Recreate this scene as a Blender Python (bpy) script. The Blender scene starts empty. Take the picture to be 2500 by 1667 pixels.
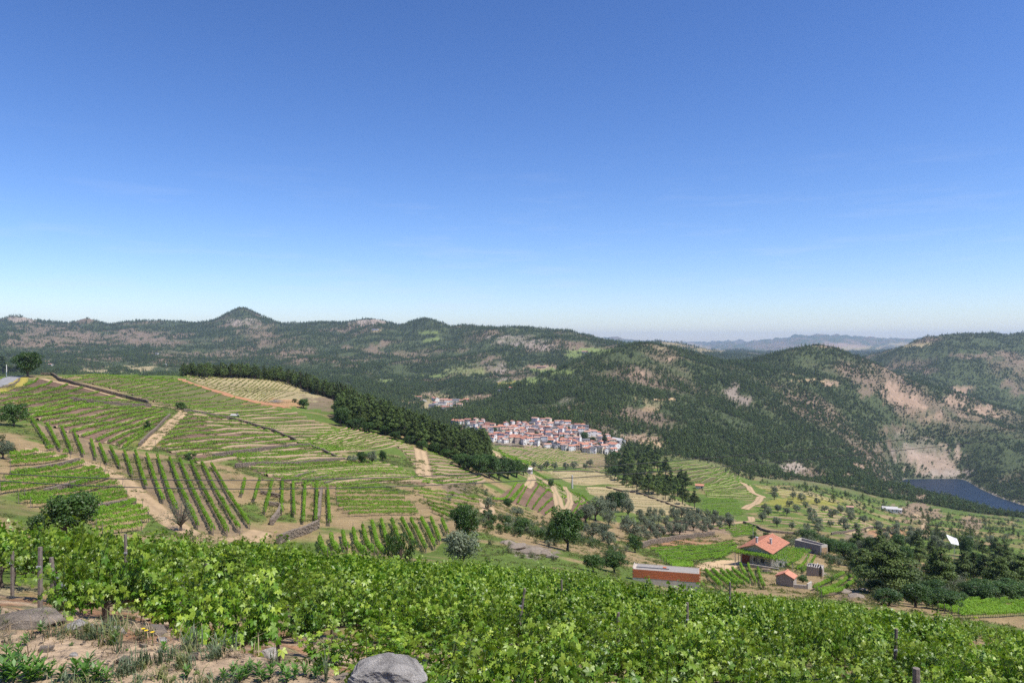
import bpy, math, random
import numpy as np
from mathutils import Vector

RNG = np.random.default_rng(7)
random.seed(7)
sc = bpy.context.scene
COL = sc.collection

# ------------------------------------------------------------------ camera
F = 1805.0            # focal length in units of the 2500 px wide photograph
U0, V0 = 1250.0, 833.5
cam = bpy.data.cameras.new("camera")
cam.sensor_width = 36.0
cam.lens = 36.0 * F / 2500.0
cam.clip_start = 0.1
cam.clip_end = 60000
camo = bpy.data.objects.new("camera", cam)
camo.location = (0, 0, 0)
camo.rotation_euler = (math.radians(90), 0, 0)
COL.objects.link(camo)
sc.camera = camo

# ------------------------------------------------------------------ sky, sun
SKY_GAMMA = 1.25
SUN_EL, SUN_AZ = math.radians(60), math.radians(118)    # azimuth clockwise from +Y
world = bpy.data.worlds.new("World")
sc.world = world
world.use_nodes = True
nt = world.node_tree
nt.nodes.clear()
wo = nt.nodes.new("ShaderNodeOutputWorld")
bg = nt.nodes.new("ShaderNodeBackground")
sky = nt.nodes.new("ShaderNodeTexSky")
sky.sky_type = 'NISHITA'
sky.sun_disc = False
sky.sun_elevation = SUN_EL
sky.sun_rotation = SUN_AZ
sky.altitude = 600
sky.air_density = 1.0
sky.dust_density = 0.4
sky.ozone_density = 3.5
bg.inputs[1].default_value = 0.13
hs = nt.nodes.new("ShaderNodeHueSaturation")
hs.inputs['Saturation'].default_value = 1.12
nt.links.new(sky.outputs[0], hs.inputs['Color'])
# thin high cirrus low in the sky
tc = nt.nodes.new("ShaderNodeTexCoord")
mp = nt.nodes.new("ShaderNodeMapping")
mp.inputs['Scale'].default_value = (3.0, 3.0, 26.0)
mp.inputs['Rotation'].default_value = (0, math.radians(9), 0)
nz = nt.nodes.new("ShaderNodeTexNoise")
nz.inputs['Scale'].default_value = 2.2
nz.inputs['Detail'].default_value = 6
nz.inputs['Roughness'].default_value = 0.6
rmp = nt.nodes.new("ShaderNodeMapRange")
rmp.inputs[1].default_value = 0.52
rmp.inputs[2].default_value = 0.80
sep = nt.nodes.new("ShaderNodeSeparateXYZ")
band = nt.nodes.new("ShaderNodeMapRange")
band.inputs[1].default_value = 0.26
band.inputs[2].default_value = 0.05
mul = nt.nodes.new("ShaderNodeMath"); mul.operation = 'MULTIPLY'
mul2 = nt.nodes.new("ShaderNodeMath"); mul2.operation = 'MULTIPLY'; mul2.inputs[1].default_value = 0.26
mixc = nt.nodes.new("ShaderNodeMixRGB")
mixc.inputs[2].default_value = (4.2, 4.5, 5.2, 1)
L = nt.links
L.new(tc.outputs['Generated'], mp.inputs[0]); L.new(mp.outputs[0], nz.inputs[0])
L.new(nz.outputs[0], rmp.inputs[0]); L.new(tc.outputs['Generated'], sep.inputs[0])
L.new(sep.outputs[2], band.inputs[0]); L.new(rmp.outputs[0], mul.inputs[0]); L.new(band.outputs[0], mul.inputs[1])
L.new(mul.outputs[0], mul2.inputs[0]); L.new(mul2.outputs[0], mixc.inputs[0])
tn_ = nt.nodes.new('ShaderNodeMixRGB'); tn_.blend_type = 'MULTIPLY'; tn_.inputs[0].default_value = 1; tn_.inputs[2].default_value = (0.535, 0.51, 0.58, 1)
gm_ = nt.nodes.new('ShaderNodeGamma'); gm_.inputs[1].default_value = SKY_GAMMA
L.new(hs.outputs[0], gm_.inputs[0]); L.new(gm_.outputs[0], tn_.inputs[1]); L.new(tn_.outputs[0], mixc.inputs[1]); L.new(mixc.outputs[0], bg.inputs[0]); L.new(bg.outputs[0], wo.inputs[0])

sun = bpy.data.lights.new("sun", 'SUN')
sun.energy = 4.6
sun.angle = math.radians(0.53)
sun.color = (1.0, 0.955, 0.88)
suno = bpy.data.objects.new("sun", sun)
sd = Vector((math.sin(SUN_AZ) * math.cos(SUN_EL), math.cos(SUN_AZ) * math.cos(SUN_EL), math.sin(SUN_EL)))
suno.rotation_euler = sd.to_track_quat('Z', 'Y').to_euler()
suno.location = (0, 0, 500)
COL.objects.link(suno)

sc.view_settings.view_transform = 'Standard'
sc.view_settings.look = 'None'
sc.view_settings.exposure = 0.55
sc.view_settings.gamma = 1.0
sc.view_settings.use_curve_mapping = False
sc.render.engine = 'CYCLES'
sc.cycles.max_bounces = 6
sc.cycles.diffuse_bounces = 3
sc.cycles.glossy_bounces = 2
sc.cycles.transmission_bounces = 3
sc.cycles.transparent_max_bounces = 6
sc.cycles.volume_bounces = 0
sc.cycles.use_adaptive_sampling = True
sc.cycles.adaptive_threshold = 0.02
sc.cycles.use_denoising = False
sc.cycles.denoiser = 'OPENIMAGEDENOISE'
sc.cycles.denoising_input_passes = 'RGB_ALBEDO_NORMAL'
HAZE_DENSITY = 4.6e-5

# ------------------------------------------------------------------ object helpers
def tag(o, label=None, cat=None, group=None, kind=None):
    if label: o['label'] = label
    if cat: o['category'] = cat
    if group: o['group'] = group
    if kind: o['kind'] = kind
    return o

def link(name, me, parent=None, loc=None, rz=0.0, scale=None):
    o = bpy.data.objects.new(name, me)
    COL.objects.link(o)
    if parent: o.parent = parent
    if loc is not None: o.location = loc
    if rz: o.rotation_euler = (0, 0, rz)
    if scale is not None: o.scale = (scale,) * 3 if np.isscalar(scale) else scale
    return o

def copy_tree(o, parent=None):
    c = o.copy(); COL.objects.link(c)
    if parent is not None: c.parent = parent
    for ch in list(o.children): copy_tree(ch, c)
    return c

def qmesh(name, Q, mats, mi=None, tint=None, smooth=False):
    """Q: (n,4,3) separate quads."""
    Q = np.asarray(Q, dtype=np.float32).reshape(-1, 4, 3)
    n = len(Q)
    me = bpy.data.meshes.new(name)
    me.vertices.add(n * 4); me.loops.add(n * 4); me.polygons.add(n)
    me.vertices.foreach_set('co', Q.reshape(-1))
    me.loops.foreach_set('vertex_index', np.arange(n * 4, dtype=np.int32))
    me.polygons.foreach_set('loop_start', np.arange(0, n * 4, 4, dtype=np.int32))
    me.polygons.foreach_set('loop_total', np.full(n, 4, dtype=np.int32))
    for m in (mats if isinstance(mats, (list, tuple)) else [mats]): me.materials.append(m)
    if mi is not None: me.polygons.foreach_set('material_index', np.asarray(mi, dtype=np.int32))
    if tint is not None:
        a = me.attributes.new('tint', 'FLOAT', 'POINT')
        a.data.foreach_set('value', np.repeat(np.asarray(tint, dtype=np.float32), 4))
    me.update(calc_edges=True)
    return me

def gmesh(name, V, Fq, mats, cols=None, smooth=True):
    V = np.asarray(V, dtype=np.float32); Fq = np.asarray(Fq, dtype=np.int32)
    n = len(Fq)
    me = bpy.data.meshes.new(name)
    me.vertices.add(len(V)); me.loops.add(n * 4); me.polygons.add(n)
    me.vertices.foreach_set('co', V.reshape(-1))
    me.loops.foreach_set('vertex_index', Fq.reshape(-1))
    me.polygons.foreach_set('loop_start', np.arange(0, n * 4, 4, dtype=np.int32))
    me.polygons.foreach_set('loop_total', np.full(n, 4, dtype=np.int32))
    if smooth: me.polygons.foreach_set('use_smooth', np.ones(n, dtype=bool))
    for m in (mats if isinstance(mats, (list, tuple)) else [mats]): me.materials.append(m)
    if cols is not None:
        a = me.color_attributes.new('Col', 'FLOAT_COLOR', 'POINT')
        c4 = np.ones((len(V), 4), dtype=np.float32); c4[:, :3] = cols
        a.data.foreach_set('color', c4.reshape(-1))
    me.update(calc_edges=True)
    return me

def box_q(c, s, rz=0.0, jit=0.0, rng=None):
    """six quads of a box with centre c, size s"""
    x, y, z = s[0] / 2, s[1] / 2, s[2] / 2
    P = np.array([[-x, -y, -z], [x, -y, -z], [x, y, -z], [-x, y, -z], [-x, -y, z], [x, -y, z], [x, y, z], [-x, y, z]])
    if jit: P = P + (rng or RNG).uniform(-jit, jit, (8, 3)) * np.array(s)
    cr, sr = math.cos(rz), math.sin(rz)
    R = np.array([[cr, -sr, 0], [sr, cr, 0], [0, 0, 1]])
    P = P @ R.T + np.array(c)
    return P[np.array([[0, 3, 2, 1], [4, 5, 6, 7], [0, 1, 5, 4], [1, 2, 6, 5], [2, 3, 7, 6], [3, 0, 4, 7]])]

def tube_q(pts, rad, n=6):
    pts = np.asarray(pts, float); out = []
    rad = np.broadcast_to(np.asarray(rad, float), (len(pts),))
    rings = []
    for i, p in enumerate(pts):
        d = pts[min(i + 1, len(pts) - 1)] - pts[max(i - 1, 0)]
        d = d / (np.linalg.norm(d) + 1e-9)
        a = np.cross(d, [0, 0, 1.0]) if abs(d[2]) < 0.95 else np.cross(d, [1.0, 0, 0])
        a /= np.linalg.norm(a); b = np.cross(d, a)
        th = np.arange(n) * 2 * np.pi / n
        rings.append(p + rad[i] * (np.cos(th)[:, None] * a + np.sin(th)[:, None] * b))
    for r0, r1 in zip(rings[:-1], rings[1:]):
        for k in range(n):
            out.append([r0[k], r0[(k + 1) % n], r1[(k + 1) % n], r1[k]])
    top = rings[-1]
    for k in range(0, n - 2, 2):
        out.append([top[0], top[k + 1], top[min(k + 2, n - 1)], top[min(k + 3, n - 1)]])
    return np.array(out)

# ------------------------------------------------------------------ noise
_T = np.random.default_rng(11).random((257, 257)); _T[256] = _T[0]; _T[:, 256] = _T[:, 0]
def vn(x, y, seed=0):
    x = np.asarray(x, float) + seed * 17.31; y = np.asarray(y, float) + seed * 9.77
    xi = np.floor(x); yi = np.floor(y); fx = x - xi; fy = y - yi
    fx = fx * fx * (3 - 2 * fx); fy = fy * fy * (3 - 2 * fy)
    xi = xi.astype(int) & 255; yi = yi.astype(int) & 255
    a = _T[yi, xi]; b = _T[yi, xi + 1]; c = _T[yi + 1, xi]; d = _T[yi + 1, xi + 1]
    return (a + (b - a) * fx) * (1 - fy) + (c + (d - c) * fx) * fy
def fbm(x, y, o=5, seed=0, g=0.5):
    s = 0; a = 1.0; t = 0
    for i in range(o):
        s = s + a * vn(x * 2 ** i, y * 2 ** i, seed + i * 3); t += a; a *= g
    return s / t
def sm(x, a, b):
    t = np.clip((x - a) / (b - a), 0, 1); return t * t * (3 - 2 * t)

# ------------------------------------------------------------------ terrain: feature lines (u: distance, row)
def zv(z, D): return V0 - z * F / D
E = [(-600, 5.0), (0, 4.75), (300, 4.6), (600, 4.15), (850, 3.8), (1100, 3.4), (3100, 3.2)]
K = [
 [(u, 1.2, zv(-1.62, 1.2)) for u in (-600, 3100)],
 [(u, d, zv(-1.74, d)) for u, d in E],
 [(u, d + .5, zv(-2.25 if u < 100 else (-3.1 if u < 700 else -3.5), d + .5)) for u, d in E],
 [(-600, 8, zv(-3.1, 8)), (0, 8, zv(-3.2, 8)), (300, 8, zv(-3.7, 8)), (1250, 8, zv(-4.6, 8)), (3100, 8, zv(-4.9, 8))],
 [(-600, 15, zv(-5.0, 15)), (0, 15, zv(-5.2, 15)), (600, 15, zv(-5.9, 15)), (1250, 15, zv(-6.9, 15)), (2500, 15, zv(-7.9, 15)), (3100, 15, zv(-8.2, 15))],
 [(-600, 30, 1372), (0, 30, 1380), (600, 30, 1424), (1250, 30, 1506), (1700, 30, 1542), (2500, 30, 1640), (3100, 30, 1688)],
 [(-600, 60, 1366), (0, 60, 1368), (300, 60, 1370), (700, 60, 1402), (1000, 60, 1422), (1300, 60, 1428), (1480, 62, 1445), (1560, 60, 1490), (1740, 60, 1500), (1850, 66, 1496), (2000, 70, 1512), (2200, 72, 1540), (2400, 70, 1600), (2500, 70, 1620), (3100, 70, 1670)],
 [(-600, 85, 1300), (0, 85, 1310), (200, 95, 1305), (450, 110, 1305), (700, 115, 1335), (1000, 118, 1345), (1180, 105, 1385), (1350, 110, 1385), (1550, 104, 1425), (1710, 108, 1458), (1850, 110, 1462), (2000, 110, 1468), (2200, 110, 1490), (2400, 112, 1512), (2500, 112, 1530), (3100, 112, 1590)],
 [(-600, 105, 1220), (0, 105, 1225), (200, 125, 1225), (330, 138, 1220), (450, 145, 1210), (700, 148, 1255), (1000, 150, 1285), (1180, 150, 1300), (1350, 150, 1338), (1550, 150, 1388), (1750, 150, 1425), (2000, 150, 1440), (2200, 150, 1455), (2500, 160, 1480), (3100, 160, 1540)],
 [(-600, 135, 1130), (0, 135, 1130), (200, 175, 1115), (450, 200, 1115), (700, 215, 1155), (1000, 205, 1205), (1180, 220, 1240), (1350, 220, 1300), (1550, 220, 1345), (1750, 230, 1380), (2000, 225, 1392), (2200, 230, 1405), (2500, 240, 1425), (3100, 240, 1480)],
 [(-600, 190, 1035), (0, 190, 1040), (200, 240, 1020), (450, 310, 1010), (700, 320, 1065), (1000, 300, 1135), (1180, 320, 1185), (1300, 310, 1262), (1430, 305, 1277), (1550, 340, 1290), (1750, 340, 1305), (2000, 340, 1322), (2200, 350, 1338), (2500, 360, 1362), (3100, 370, 1420)],
 [(-600, 270, 960), (0, 270, 965), (200, 330, 955), (450, 430, 955), (700, 430, 1000), (1000, 370, 1090), (1180, 380, 1150), (1300, 370, 1212), (1430, 345, 1262), (1550, 430, 1250), (1750, 420, 1270), (2000, 440, 1277), (2200, 450, 1305), (2500, 470, 1325), (3100, 480, 1380)],
 [(-600, 420, 905), (0, 400, 917), (200, 410, 915), (450, 560, 917), (560, 590, 919), (700, 600, 927), (800, 540, 962), (1000, 450, 1045), (1100, 420, 1098), (1180, 480, 1090), (1250, 470, 1132), (1290, 440, 1165), (1350, 410, 1212), (1430, 375, 1250), (1550, 520, 1217), (1750, 540, 1212), (2000, 560, 1230), (2200, 600, 1280), (2500, 650, 1295), (3100, 650, 1350)],
 [(-600, 560, 990), (0, 550, 990), (200, 560, 990), (450, 700, 985), (700, 700, 1010), (1000, 560, 1112), (1100, 560, 1122), (1180, 640, 1084), (1250, 600, 1122), (1350, 520, 1198), (1430, 450, 1238), (1550, 600, 1187), (1750, 620, 1182), (2000, 640, 1207), (2200, 720, 1262), (2500, 780, 1280), (3100, 780, 1330)],
 [(-600, 1100, 940), (0, 1100, 940), (450, 1150, 955), (700, 1050, 1010), (1000, 800, 1100), (1120, 760, 1110), (1180, 780, 1088), (1250, 760, 1106), (1350, 700, 1150), (1430, 650, 1172), (1550, 720, 1150), (1620, 780, 1137), (1750, 760, 1157), (1840, 740, 1188), (2000, 780, 1197), (2200, 900, 1232), (2300, 900, 1243), (2500, 900, 1272), (3100, 900, 1310)],
 [(-600, 1600, 915), (0, 1600, 914), (450, 1700, 930), (700, 1500, 960), (1000, 1100, 1042), (1120, 1050, 1078), (1180, 1020, 1081), (1300, 1000, 1092), (1450, 960, 1118), (1550, 900, 1132), (1650, 900, 1124), (1750, 900, 1143), (1840, 850, 1178), (2000, 900, 1186), (2200, 1100, 1204), (2350, 1100, 1228), (2500, 1150, 1262), (3100, 1150, 1300)],
 [(-600, 2200, 895), (0, 2200, 895), (450, 2300, 905), (700, 2000, 925), (900, 1700, 960), (1020, 1450, 1015), (1130, 1110, 1032), (1250, 1090, 1030), (1380, 1080, 1036), (1450, 1070, 1066), (1550, 1100, 1095), (1650, 1080, 1095), (1750, 1100, 1110), (1850, 1100, 1150), (2000, 1150, 1168), (2150, 1220, 1178), (2215, 1250, 1181), (2300, 1260, 1212), (2400, 1260, 1248), (2500, 1270, 1282), (3100, 1270, 1320)],
 [(-600, 2800, 868), (0, 2800, 868), (450, 2900, 875), (700, 2600, 890), (900, 2300, 915), (1020, 1650, 985), (1130, 1450, 1000), (1180, 1350, 1008), (1250, 1400, 1000), (1350, 1400, 985), (1440, 1400, 970), (1560, 1450, 970), (1750, 1500, 1000), (1870, 1550, 1020), (2000, 1550, 1060), (2120, 1450, 1150), (2165, 1420, 1225), (2190, 1385, 1295), (3100, 1385, 1300)],
 [(-600, 3000, 860), (0, 3000, 860), (450, 3100, 868), (700, 2800, 880), (900, 2500, 905), (1020, 1850, 962), (1130, 1550, 992), (1250, 1500, 985), (1350, 1550, 955), (1440, 1600, 920), (1560, 1700, 890), (1750, 1750, 940), (1870, 1800, 950), (2000, 1750, 1000), (2120, 1700, 1080), (2170, 1720, 1135), (2195, 1800, 1165), (2350, 1800, 1165), (2395, 1690, 1182), (2440, 1580, 1208), (2500, 1475, 1238), (3100, 1450, 1250)],
 [(-600, 3300, 842), (0, 3300, 842), (450, 3400, 850), (700, 3100, 862), (900, 2700, 892), (1050, 2200, 945), (1130, 1700, 985), (1180, 1650, 968), (1250, 1680, 942), (1350, 1750, 905), (1440, 1800, 864), (1500, 1850, 840), (1560, 1900, 831), (1600, 1950, 837), (1680, 2050, 860), (1760, 2100, 878), (1800, 2150, 880), (1870, 2200, 868), (1940, 2250, 856), (2010, 2300, 852), (2060, 2300, 862), (2120, 2300, 882), (2200, 2300, 907), (2300, 2300, 940), (2400, 2300, 972), (2500, 2300, 1005), (3100, 2300, 1100)],
 [(-600, 3500, 832), (0, 3500, 832), (450, 3600, 842), (700, 3300, 852), (900, 2950, 875), (1050, 2500, 915), (1130, 2250, 925), (1180, 2100, 945), (1250, 2050, 935), (1350, 2150, 912), (1440, 2300, 885), (1560, 2400, 890), (1680, 2600, 895), (1870, 3000, 910), (2010, 3000, 910), (2200, 2700, 935), (2500, 2650, 1020), (3100, 2650, 1100)],
 [(-600, 3900, 815), (0, 3900, 815), (450, 4000, 825), (700, 3500, 840), (900, 3200, 860), (1050, 2900, 885), (1180, 2600, 898), (1350, 2500, 882), (1440, 2600, 858), (1510, 2700, 846), (1560, 3000, 855), (1680, 3500, 872), (1870, 4000, 880), (2010, 3600, 905), (2200, 3100, 898), (2350, 3050, 890), (2500, 3000, 905), (3100, 3000, 950)],
 [(-600, 4400, 797), (0, 4400, 797), (400, 4500, 802), (520, 4500, 792), (590, 4500, 782), (680, 4400, 798), (760, 4200, 812), (900, 3800, 822), (1050, 3500, 838), (1200, 3200, 832), (1350, 3000, 838), (1510, 3000, 841), (1560, 3500, 850), (1650, 4500, 847), (1750, 4500, 866), (1870, 5500, 870), (2010, 4200, 890), (2100, 3700, 885), (2200, 3500, 864), (2350, 3400, 842), (2500, 3400, 842), (3100, 3400, 860)],
 [(-600, 4800, 775), (-100, 4800, 770), (0, 4800, 780), (40, 4900, 769), (110, 4900, 786), (165, 4800, 791), (215, 4800, 774), (265, 4800, 792), (320, 4800, 787), (400, 4800, 786), (500, 4800, 785), (530, 4800, 776), (560, 4800, 758), (580, 4800, 747), (590, 4800, 744), (602, 4800, 748), (625, 4800, 760), (650, 4800, 774), (690, 4700, 791), (740, 4600, 790), (790, 4600, 788), (840, 4600, 790), (870, 4550, 780), (912, 4500, 775), (975, 4400, 799), (1010, 4200, 786), (1045, 4000, 781), (1095, 3800, 806), (1140, 3600, 802), (1200, 3500, 794), (1250, 3500, 795), (1300, 3400, 802), (1400, 3400, 814), (1470, 3400, 827), (1530, 3400, 839), (1560, 4500, 840), (1610, 5000, 834), (1650, 5000, 834), (1700, 5000, 847), (1750, 5200, 860), (1870, 6000, 868), (2040, 4500, 880), (2120, 4000, 874), (2200, 3800, 852), (2250, 3700, 833), (2340, 3700, 817), (2420, 3700, 810), (2460, 3700, 817), (2500, 3700, 810), (3100, 3700, 790)],
 [(-600, 6200, 800), (0, 6200, 802), (590, 6200, 800), (900, 6000, 805), (1095, 5500, 825), (1500, 5500, 850), (1650, 6200, 852), (1870, 7000, 866), (2120, 6000, 870), (2420, 5000, 835), (3100, 5000, 835)],
 [(-600, 12500, 830), (1100, 12500, 830), (1600, 12500, 856), (1700, 12500, 862), (1870, 12500, 855), (2120, 12500, 852), (2400, 12500, 850), (3100, 12500, 850)],
 [(-600, 16500, 820), (1500, 16500, 825), (1600, 16500, 842), (1680, 16500, 846), (1730, 16500, 846), (1755, 16500, 838), (1775, 16500, 835), (1810, 16500, 842), (1850, 16500, 834), (1900, 16500, 827), (1960, 16500, 818), (2040, 16500, 819), (2050, 16500, 817), (2080, 16500, 822), (2120, 16500, 824), (2180, 16500, 824), (2230, 16500, 828), (2290, 16500, 824), (2400, 16500, 826), (3100, 16500, 826)],
 [(-600, 22400, 836), (3100, 22400, 836)],
]
NU, ND = 860, 980
ug = np.linspace(-600, 3100, NU)
lg = np.linspace(math.log(1.2), math.log(22500), ND)
Dg = np.exp(lg)
def gs(a, s):
    r = int(3 * s) + 1; k = np.exp(-np.arange(-r, r + 1) ** 2 / (2 * s * s)); k /= k.sum()
    return np.convolve(np.pad(a, r, mode='edge'), k, 'valid')
KD, KZ = [], []
for i, k in enumerate(K):
    k = np.array(k, float)
    D_ = np.interp(ug, k[:, 0], k[:, 1]); V_ = np.interp(ug, k[:, 0], k[:, 2])
    s = 8 if i < 19 else (3 if i < 22 else 1.3)
    if i in (19,): s = 5
    if 7 <= i < 19: s = 6
    if i in (16, 17, 18): s = 2.2
    D_ = gs(D_, s); V_ = gs(V_, s)
    KD.append(D_); KZ.append(-(V_ - V0) / F * D_)
KD = np.array(KD); KZ = np.array(KZ)
KD = np.maximum.accumulate(KD + np.arange(len(K))[:, None] * 1e-3, axis=0)
Z = np.empty((ND, NU))
for j in range(NU): Z[:, j] = np.interp(Dg, KD[:, j], KZ[:, j])
Zs = np.apply_along_axis(lambda c: gs(c, 2.0), 0, Z)
w = sm(Dg, 25, 80)[:, None]
Z = Z * (1 - w) + Zs * w
UU, DD = np.meshgrid(ug, Dg)
X = (UU - U0) / F * DD
Y = DD.copy()
VV = V0 - Z / DD * F
# relief
far = sm(DD, 1000, 1900) * (1 - 0.6 * sm(DD, 3400, 4400))
gul = np.abs(fbm(X / 420 + 3, Y / 420, 5, 2) - 0.5) * 2
gul2 = np.abs(fbm(X / 130 + 3, Y / 130, 4, 9) - 0.5) * 2
rel = (gul - 0.22) * 0.020 + (gul2 - 0.22) * 0.006
shore = 1 - np.exp(-((Z + 330) / 55.0) ** 2)
Z += far * rel * DD * np.clip(shore, .03, 1)
mid = sm(DD, 60, 110) * (1 - sm(DD, 900, 1300))
Z += mid * (fbm(X / 45, Y / 45, 4, 5) - 0.5) * 0.010 * DD
nearm = 1 - sm(DD, 40, 100)
Z += nearm * (fbm(X / 1.3, Y / 1.3, 5, 6) - 0.5) * np.clip(DD * 0.03, 0.05, 0.35)
VV = V0 - Z / DD * F

def height(x, y):
    y = np.maximum(np.asarray(y, float), 1.21); u = U0 + F * np.asarray(x, float) / y
    a = np.clip((u - ug[0]) / (ug[1] - ug[0]), 0, NU - 1.001); b = np.clip((np.log(y) - lg[0]) / (lg[1] - lg[0]), 0, ND - 1.001)
    i = a.astype(int); j = b.astype(int); fa = a - i; fb = b - j
    return (Z[j, i] * (1 - fa) + Z[j, i + 1] * fa) * (1 - fb) + (Z[j + 1, i] * (1 - fa) + Z[j + 1, i + 1] * fa) * fb

def P(u, v, dmin=20.0):
    """where the sight line through photo pixel (u,v) first meets the ground beyond dmin"""
    i = int(np.clip(round((u - ug[0]) / (ug[1] - ug[0])), 0, NU - 1))
    col = VV[:, i]; j0 = int(np.searchsorted(Dg, dmin))
    idx = np.nonzero(col[j0:] <= v)[0]
    if len(idx) == 0: j = ND - 2; t = 0
    else:
        j = j0 + idx[0]; t = 0
        if j > j0 and col[j - 1] > col[j]: t = (v - col[j]) / (col[j - 1] - col[j])
    D = Dg[j] * (1 - t) + Dg[max(j - 1, 0)] * t
    x = (u - U0) / F * D
    return np.array([x, D, float(height(np.array(x), np.array(D)))])
def PL(pts, dmin=20.0): return np.array([P(u, v, dmin) for u, v in pts])
RMIN = np.minimum.accumulate(VV, axis=0)
def visible(x, y, z, slack=2.0):
    """is a point not hidden behind nearer terrain"""
    x = np.atleast_1d(x); y = np.atleast_1d(y); z = np.atleast_1d(z)
    u = U0 + F * x / y; v = V0 - F * z / y
    i = np.clip(np.round((u - ug[0]) / (ug[1] - ug[0])).astype(int), 0, NU - 1)
    j = np.clip(np.searchsorted(Dg, y * 0.985) - 1, 0, ND - 1)
    return (v <= RMIN[j, i] + slack) & (u > -40) & (u < 2540)

def pip(u, v, poly):
    poly = np.asarray(poly, float); ins = np.zeros(np.shape(u), bool); n = len(poly)
    for a in range(n):
        x1, y1 = poly[a]; x2, y2 = poly[(a + 1) % n]
        c = ((y1 > v) != (y2 > v)) & (u < (x2 - x1) * (v - y1) / (y2 - y1 + 1e-12) + x1)
        ins ^= c
    return ins

# ------------------------------------------------------------------ ground colour zones
C_DRY = np.array([0.27, 0.195, 0.10]); C_GRS = np.array([0.10, 0.145, 0.030]); C_SOIL = np.array([0.165, 0.10, 0.075])
C_BEI = np.array([0.33, 0.265, 0.145]); C_SCR = np.array([0.062, 0.078, 0.032]); C_BRN = np.array([0.175, 0.130, 0.088])
C_ROCK = np.array([0.31, 0.25, 0.20]); C_TAN = np.array([0.32, 0.22, 0.15]); C_FLD = np.array([0.16, 0.20, 0.06]); C_RED = np.array([0.34, 0.17, 0.09])
C_YEL = np.array([0.30, 0.24, 0.05]); C_SAND = np.array([0.38, 0.27, 0.155])
# far patches: u, v, ru, rv, colour, tree density left there
PATCH = [
 (110,815,85,20,C_BRN,.12),(60,838,50,12,C_BRN,.15),(175,828,70,16,C_BRN,.15),(215,783,45,8,C_BRN,.2),(300,828,95,13,C_BRN,.2),(385,836,60,9,C_BRN,.25),(60,780,40,6,C_ROCK,.2),
 (330,822,40,10,C_BRN,.2),(500,838,60,10,C_SCR,.5),(620,808,55,20,C_BRN,.45),(665,835,60,20,C_BRN,.35),(700,868,45,14,C_BRN,.4),(560,864,60,12,C_BRN,.45),(430,872,45,10,C_BRN,.4),
 (250,877,60,8,C_BRN,.4),(150,924,80,14,C_FLD,.08),(235,907,45,6,C_BEI,.08),(300,917,90,8,C_FLD,.1),(330,900,60,7,C_BEI,.1),(590,785,40,10,C_ROCK,.5),
 (905,786,50,8,C_ROCK,.3),(905,853,38,12,C_BRN,.08),(848,848,20,6,C_BRN,.1),(940,838,22,8,C_BRN,.2),(1045,813,30,6,C_FLD,.1),(1055,829,25,6,C_FLD,.15),(915,805,12,3,C_SAND,.1),
 (1250,830,60,12,C_ROCK,.45),(1320,845,40,10,C_ROCK,.5),(1188,890,38,22,C_BRN,.12),(1215,905,25,18,C_ROCK,.15),(1140,905,55,16,C_FLD*.7+C_BRN*.3,.12),(1065,919,28,5,C_FLD*1.2,.03),
 (1262,915,28,16,C_BRN,.15),(1290,932,55,8,C_FLD*1.15,.08),(1345,905,60,7,C_FLD*1.1,.06),(1315,895,40,6,C_TAN,.1),(1445,856,52,7,C_FLD*1.2,.04),(1400,868,30,6,C_FLD,.2),(1240,938,25,6,C_YEL,.05),
 (1050,958,22,12,C_TAN,.1),(1085,975,60,12,C_BEI,.08),(1070,990,60,14,C_BEI,.02),(930,930,25,6,C_FLD,.1),(1000,985,25,6,C_SAND*.8,.1),(1175,968,30,6,C_TAN,.2),
 (1390,975,22,10,C_ROCK,.3),(1420,990,25,8,C_BRN,.4),(1560,912,14,5,C_TAN,.2),(1600,985,35,16,C_TAN*.6+C_FLD*.4,.18),(1590,1000,25,8,C_SAND*.7,.15),(1640,875,15,6,C_TAN,.2),(1700,858,40,8,C_SCR,.6),
 (1560,1070,45,14,C_TAN,.2),(1600,1088,30,10,C_BEI,.2),(1790,960,20,25,C_ROCK*.8,.5),(1820,985,20,20,C_ROCK*.7,.5),
 (2110,930,50,10,C_BRN,.3),(2174,944,28,14,C_TAN,.1),(2193,970,32,20,C_TAN,.06),(2231,990,32,20,C_TAN,.1),(2339,951,38,10,C_TAN,.08),(2327,976,40,14,C_TAN,.12),(2396,1008,50,16,C_TAN,.2),
 (2270,1022,35,16,C_TAN,.12),(2117,955,22,16,C_BRN,.15),(1983,930,42,4,C_SAND,.05),(1935,914,20,3,C_SAND,.05),(2030,935,20,10,C_TAN,.2),(2200,1050,60,14,C_BRN,.4),(2230,1095,50,30,C_ROCK,.12),
 (2275,1120,75,40,C_TAN*.55+C_ROCK*.45,.10),(2320,1156,60,9,C_ROCK,.03),(2160,1100,30,30,C_BRN,.3),(2420,1214,24,8,C_ROCK,.35),
 (1960,1160,55,26,C_BRN,.22),(1935,1140,30,16,C_ROCK,.2),(2100,1140,20,8,C_TAN,.2),(2070,1160,14,8,C_TAN,.2),(2250,1215,12,8,C_TAN,.2),
 (1640,806,0,0,C_BRN,.5),(1660,842,60,10,C_BEI*.8,.15),(1730,858,50,8,C_BEI*.8,.2),(1900,842,60,12,C_BRN,.5),(2060,842,60,8,C_TAN,.3),(2230,842,60,5,C_BEI,.2),(2100,850,50,5,C_BEI,.2),(2380,870,60,6,C_BRN,.6),(2480,930,40,30,C_BRN,.5)]
colr = np.empty(Z.shape + (3,))
n1 = fbm(X / 9, Y / 9, 4, 21); n2 = fbm(X / 55, Y / 55, 4, 22); n3 = fbm(X / 0.6, Y / 0.6, 4, 23)
def mixc3(a, b, t): return a * (1 - t[..., None]) + b * t[..., None]
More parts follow.
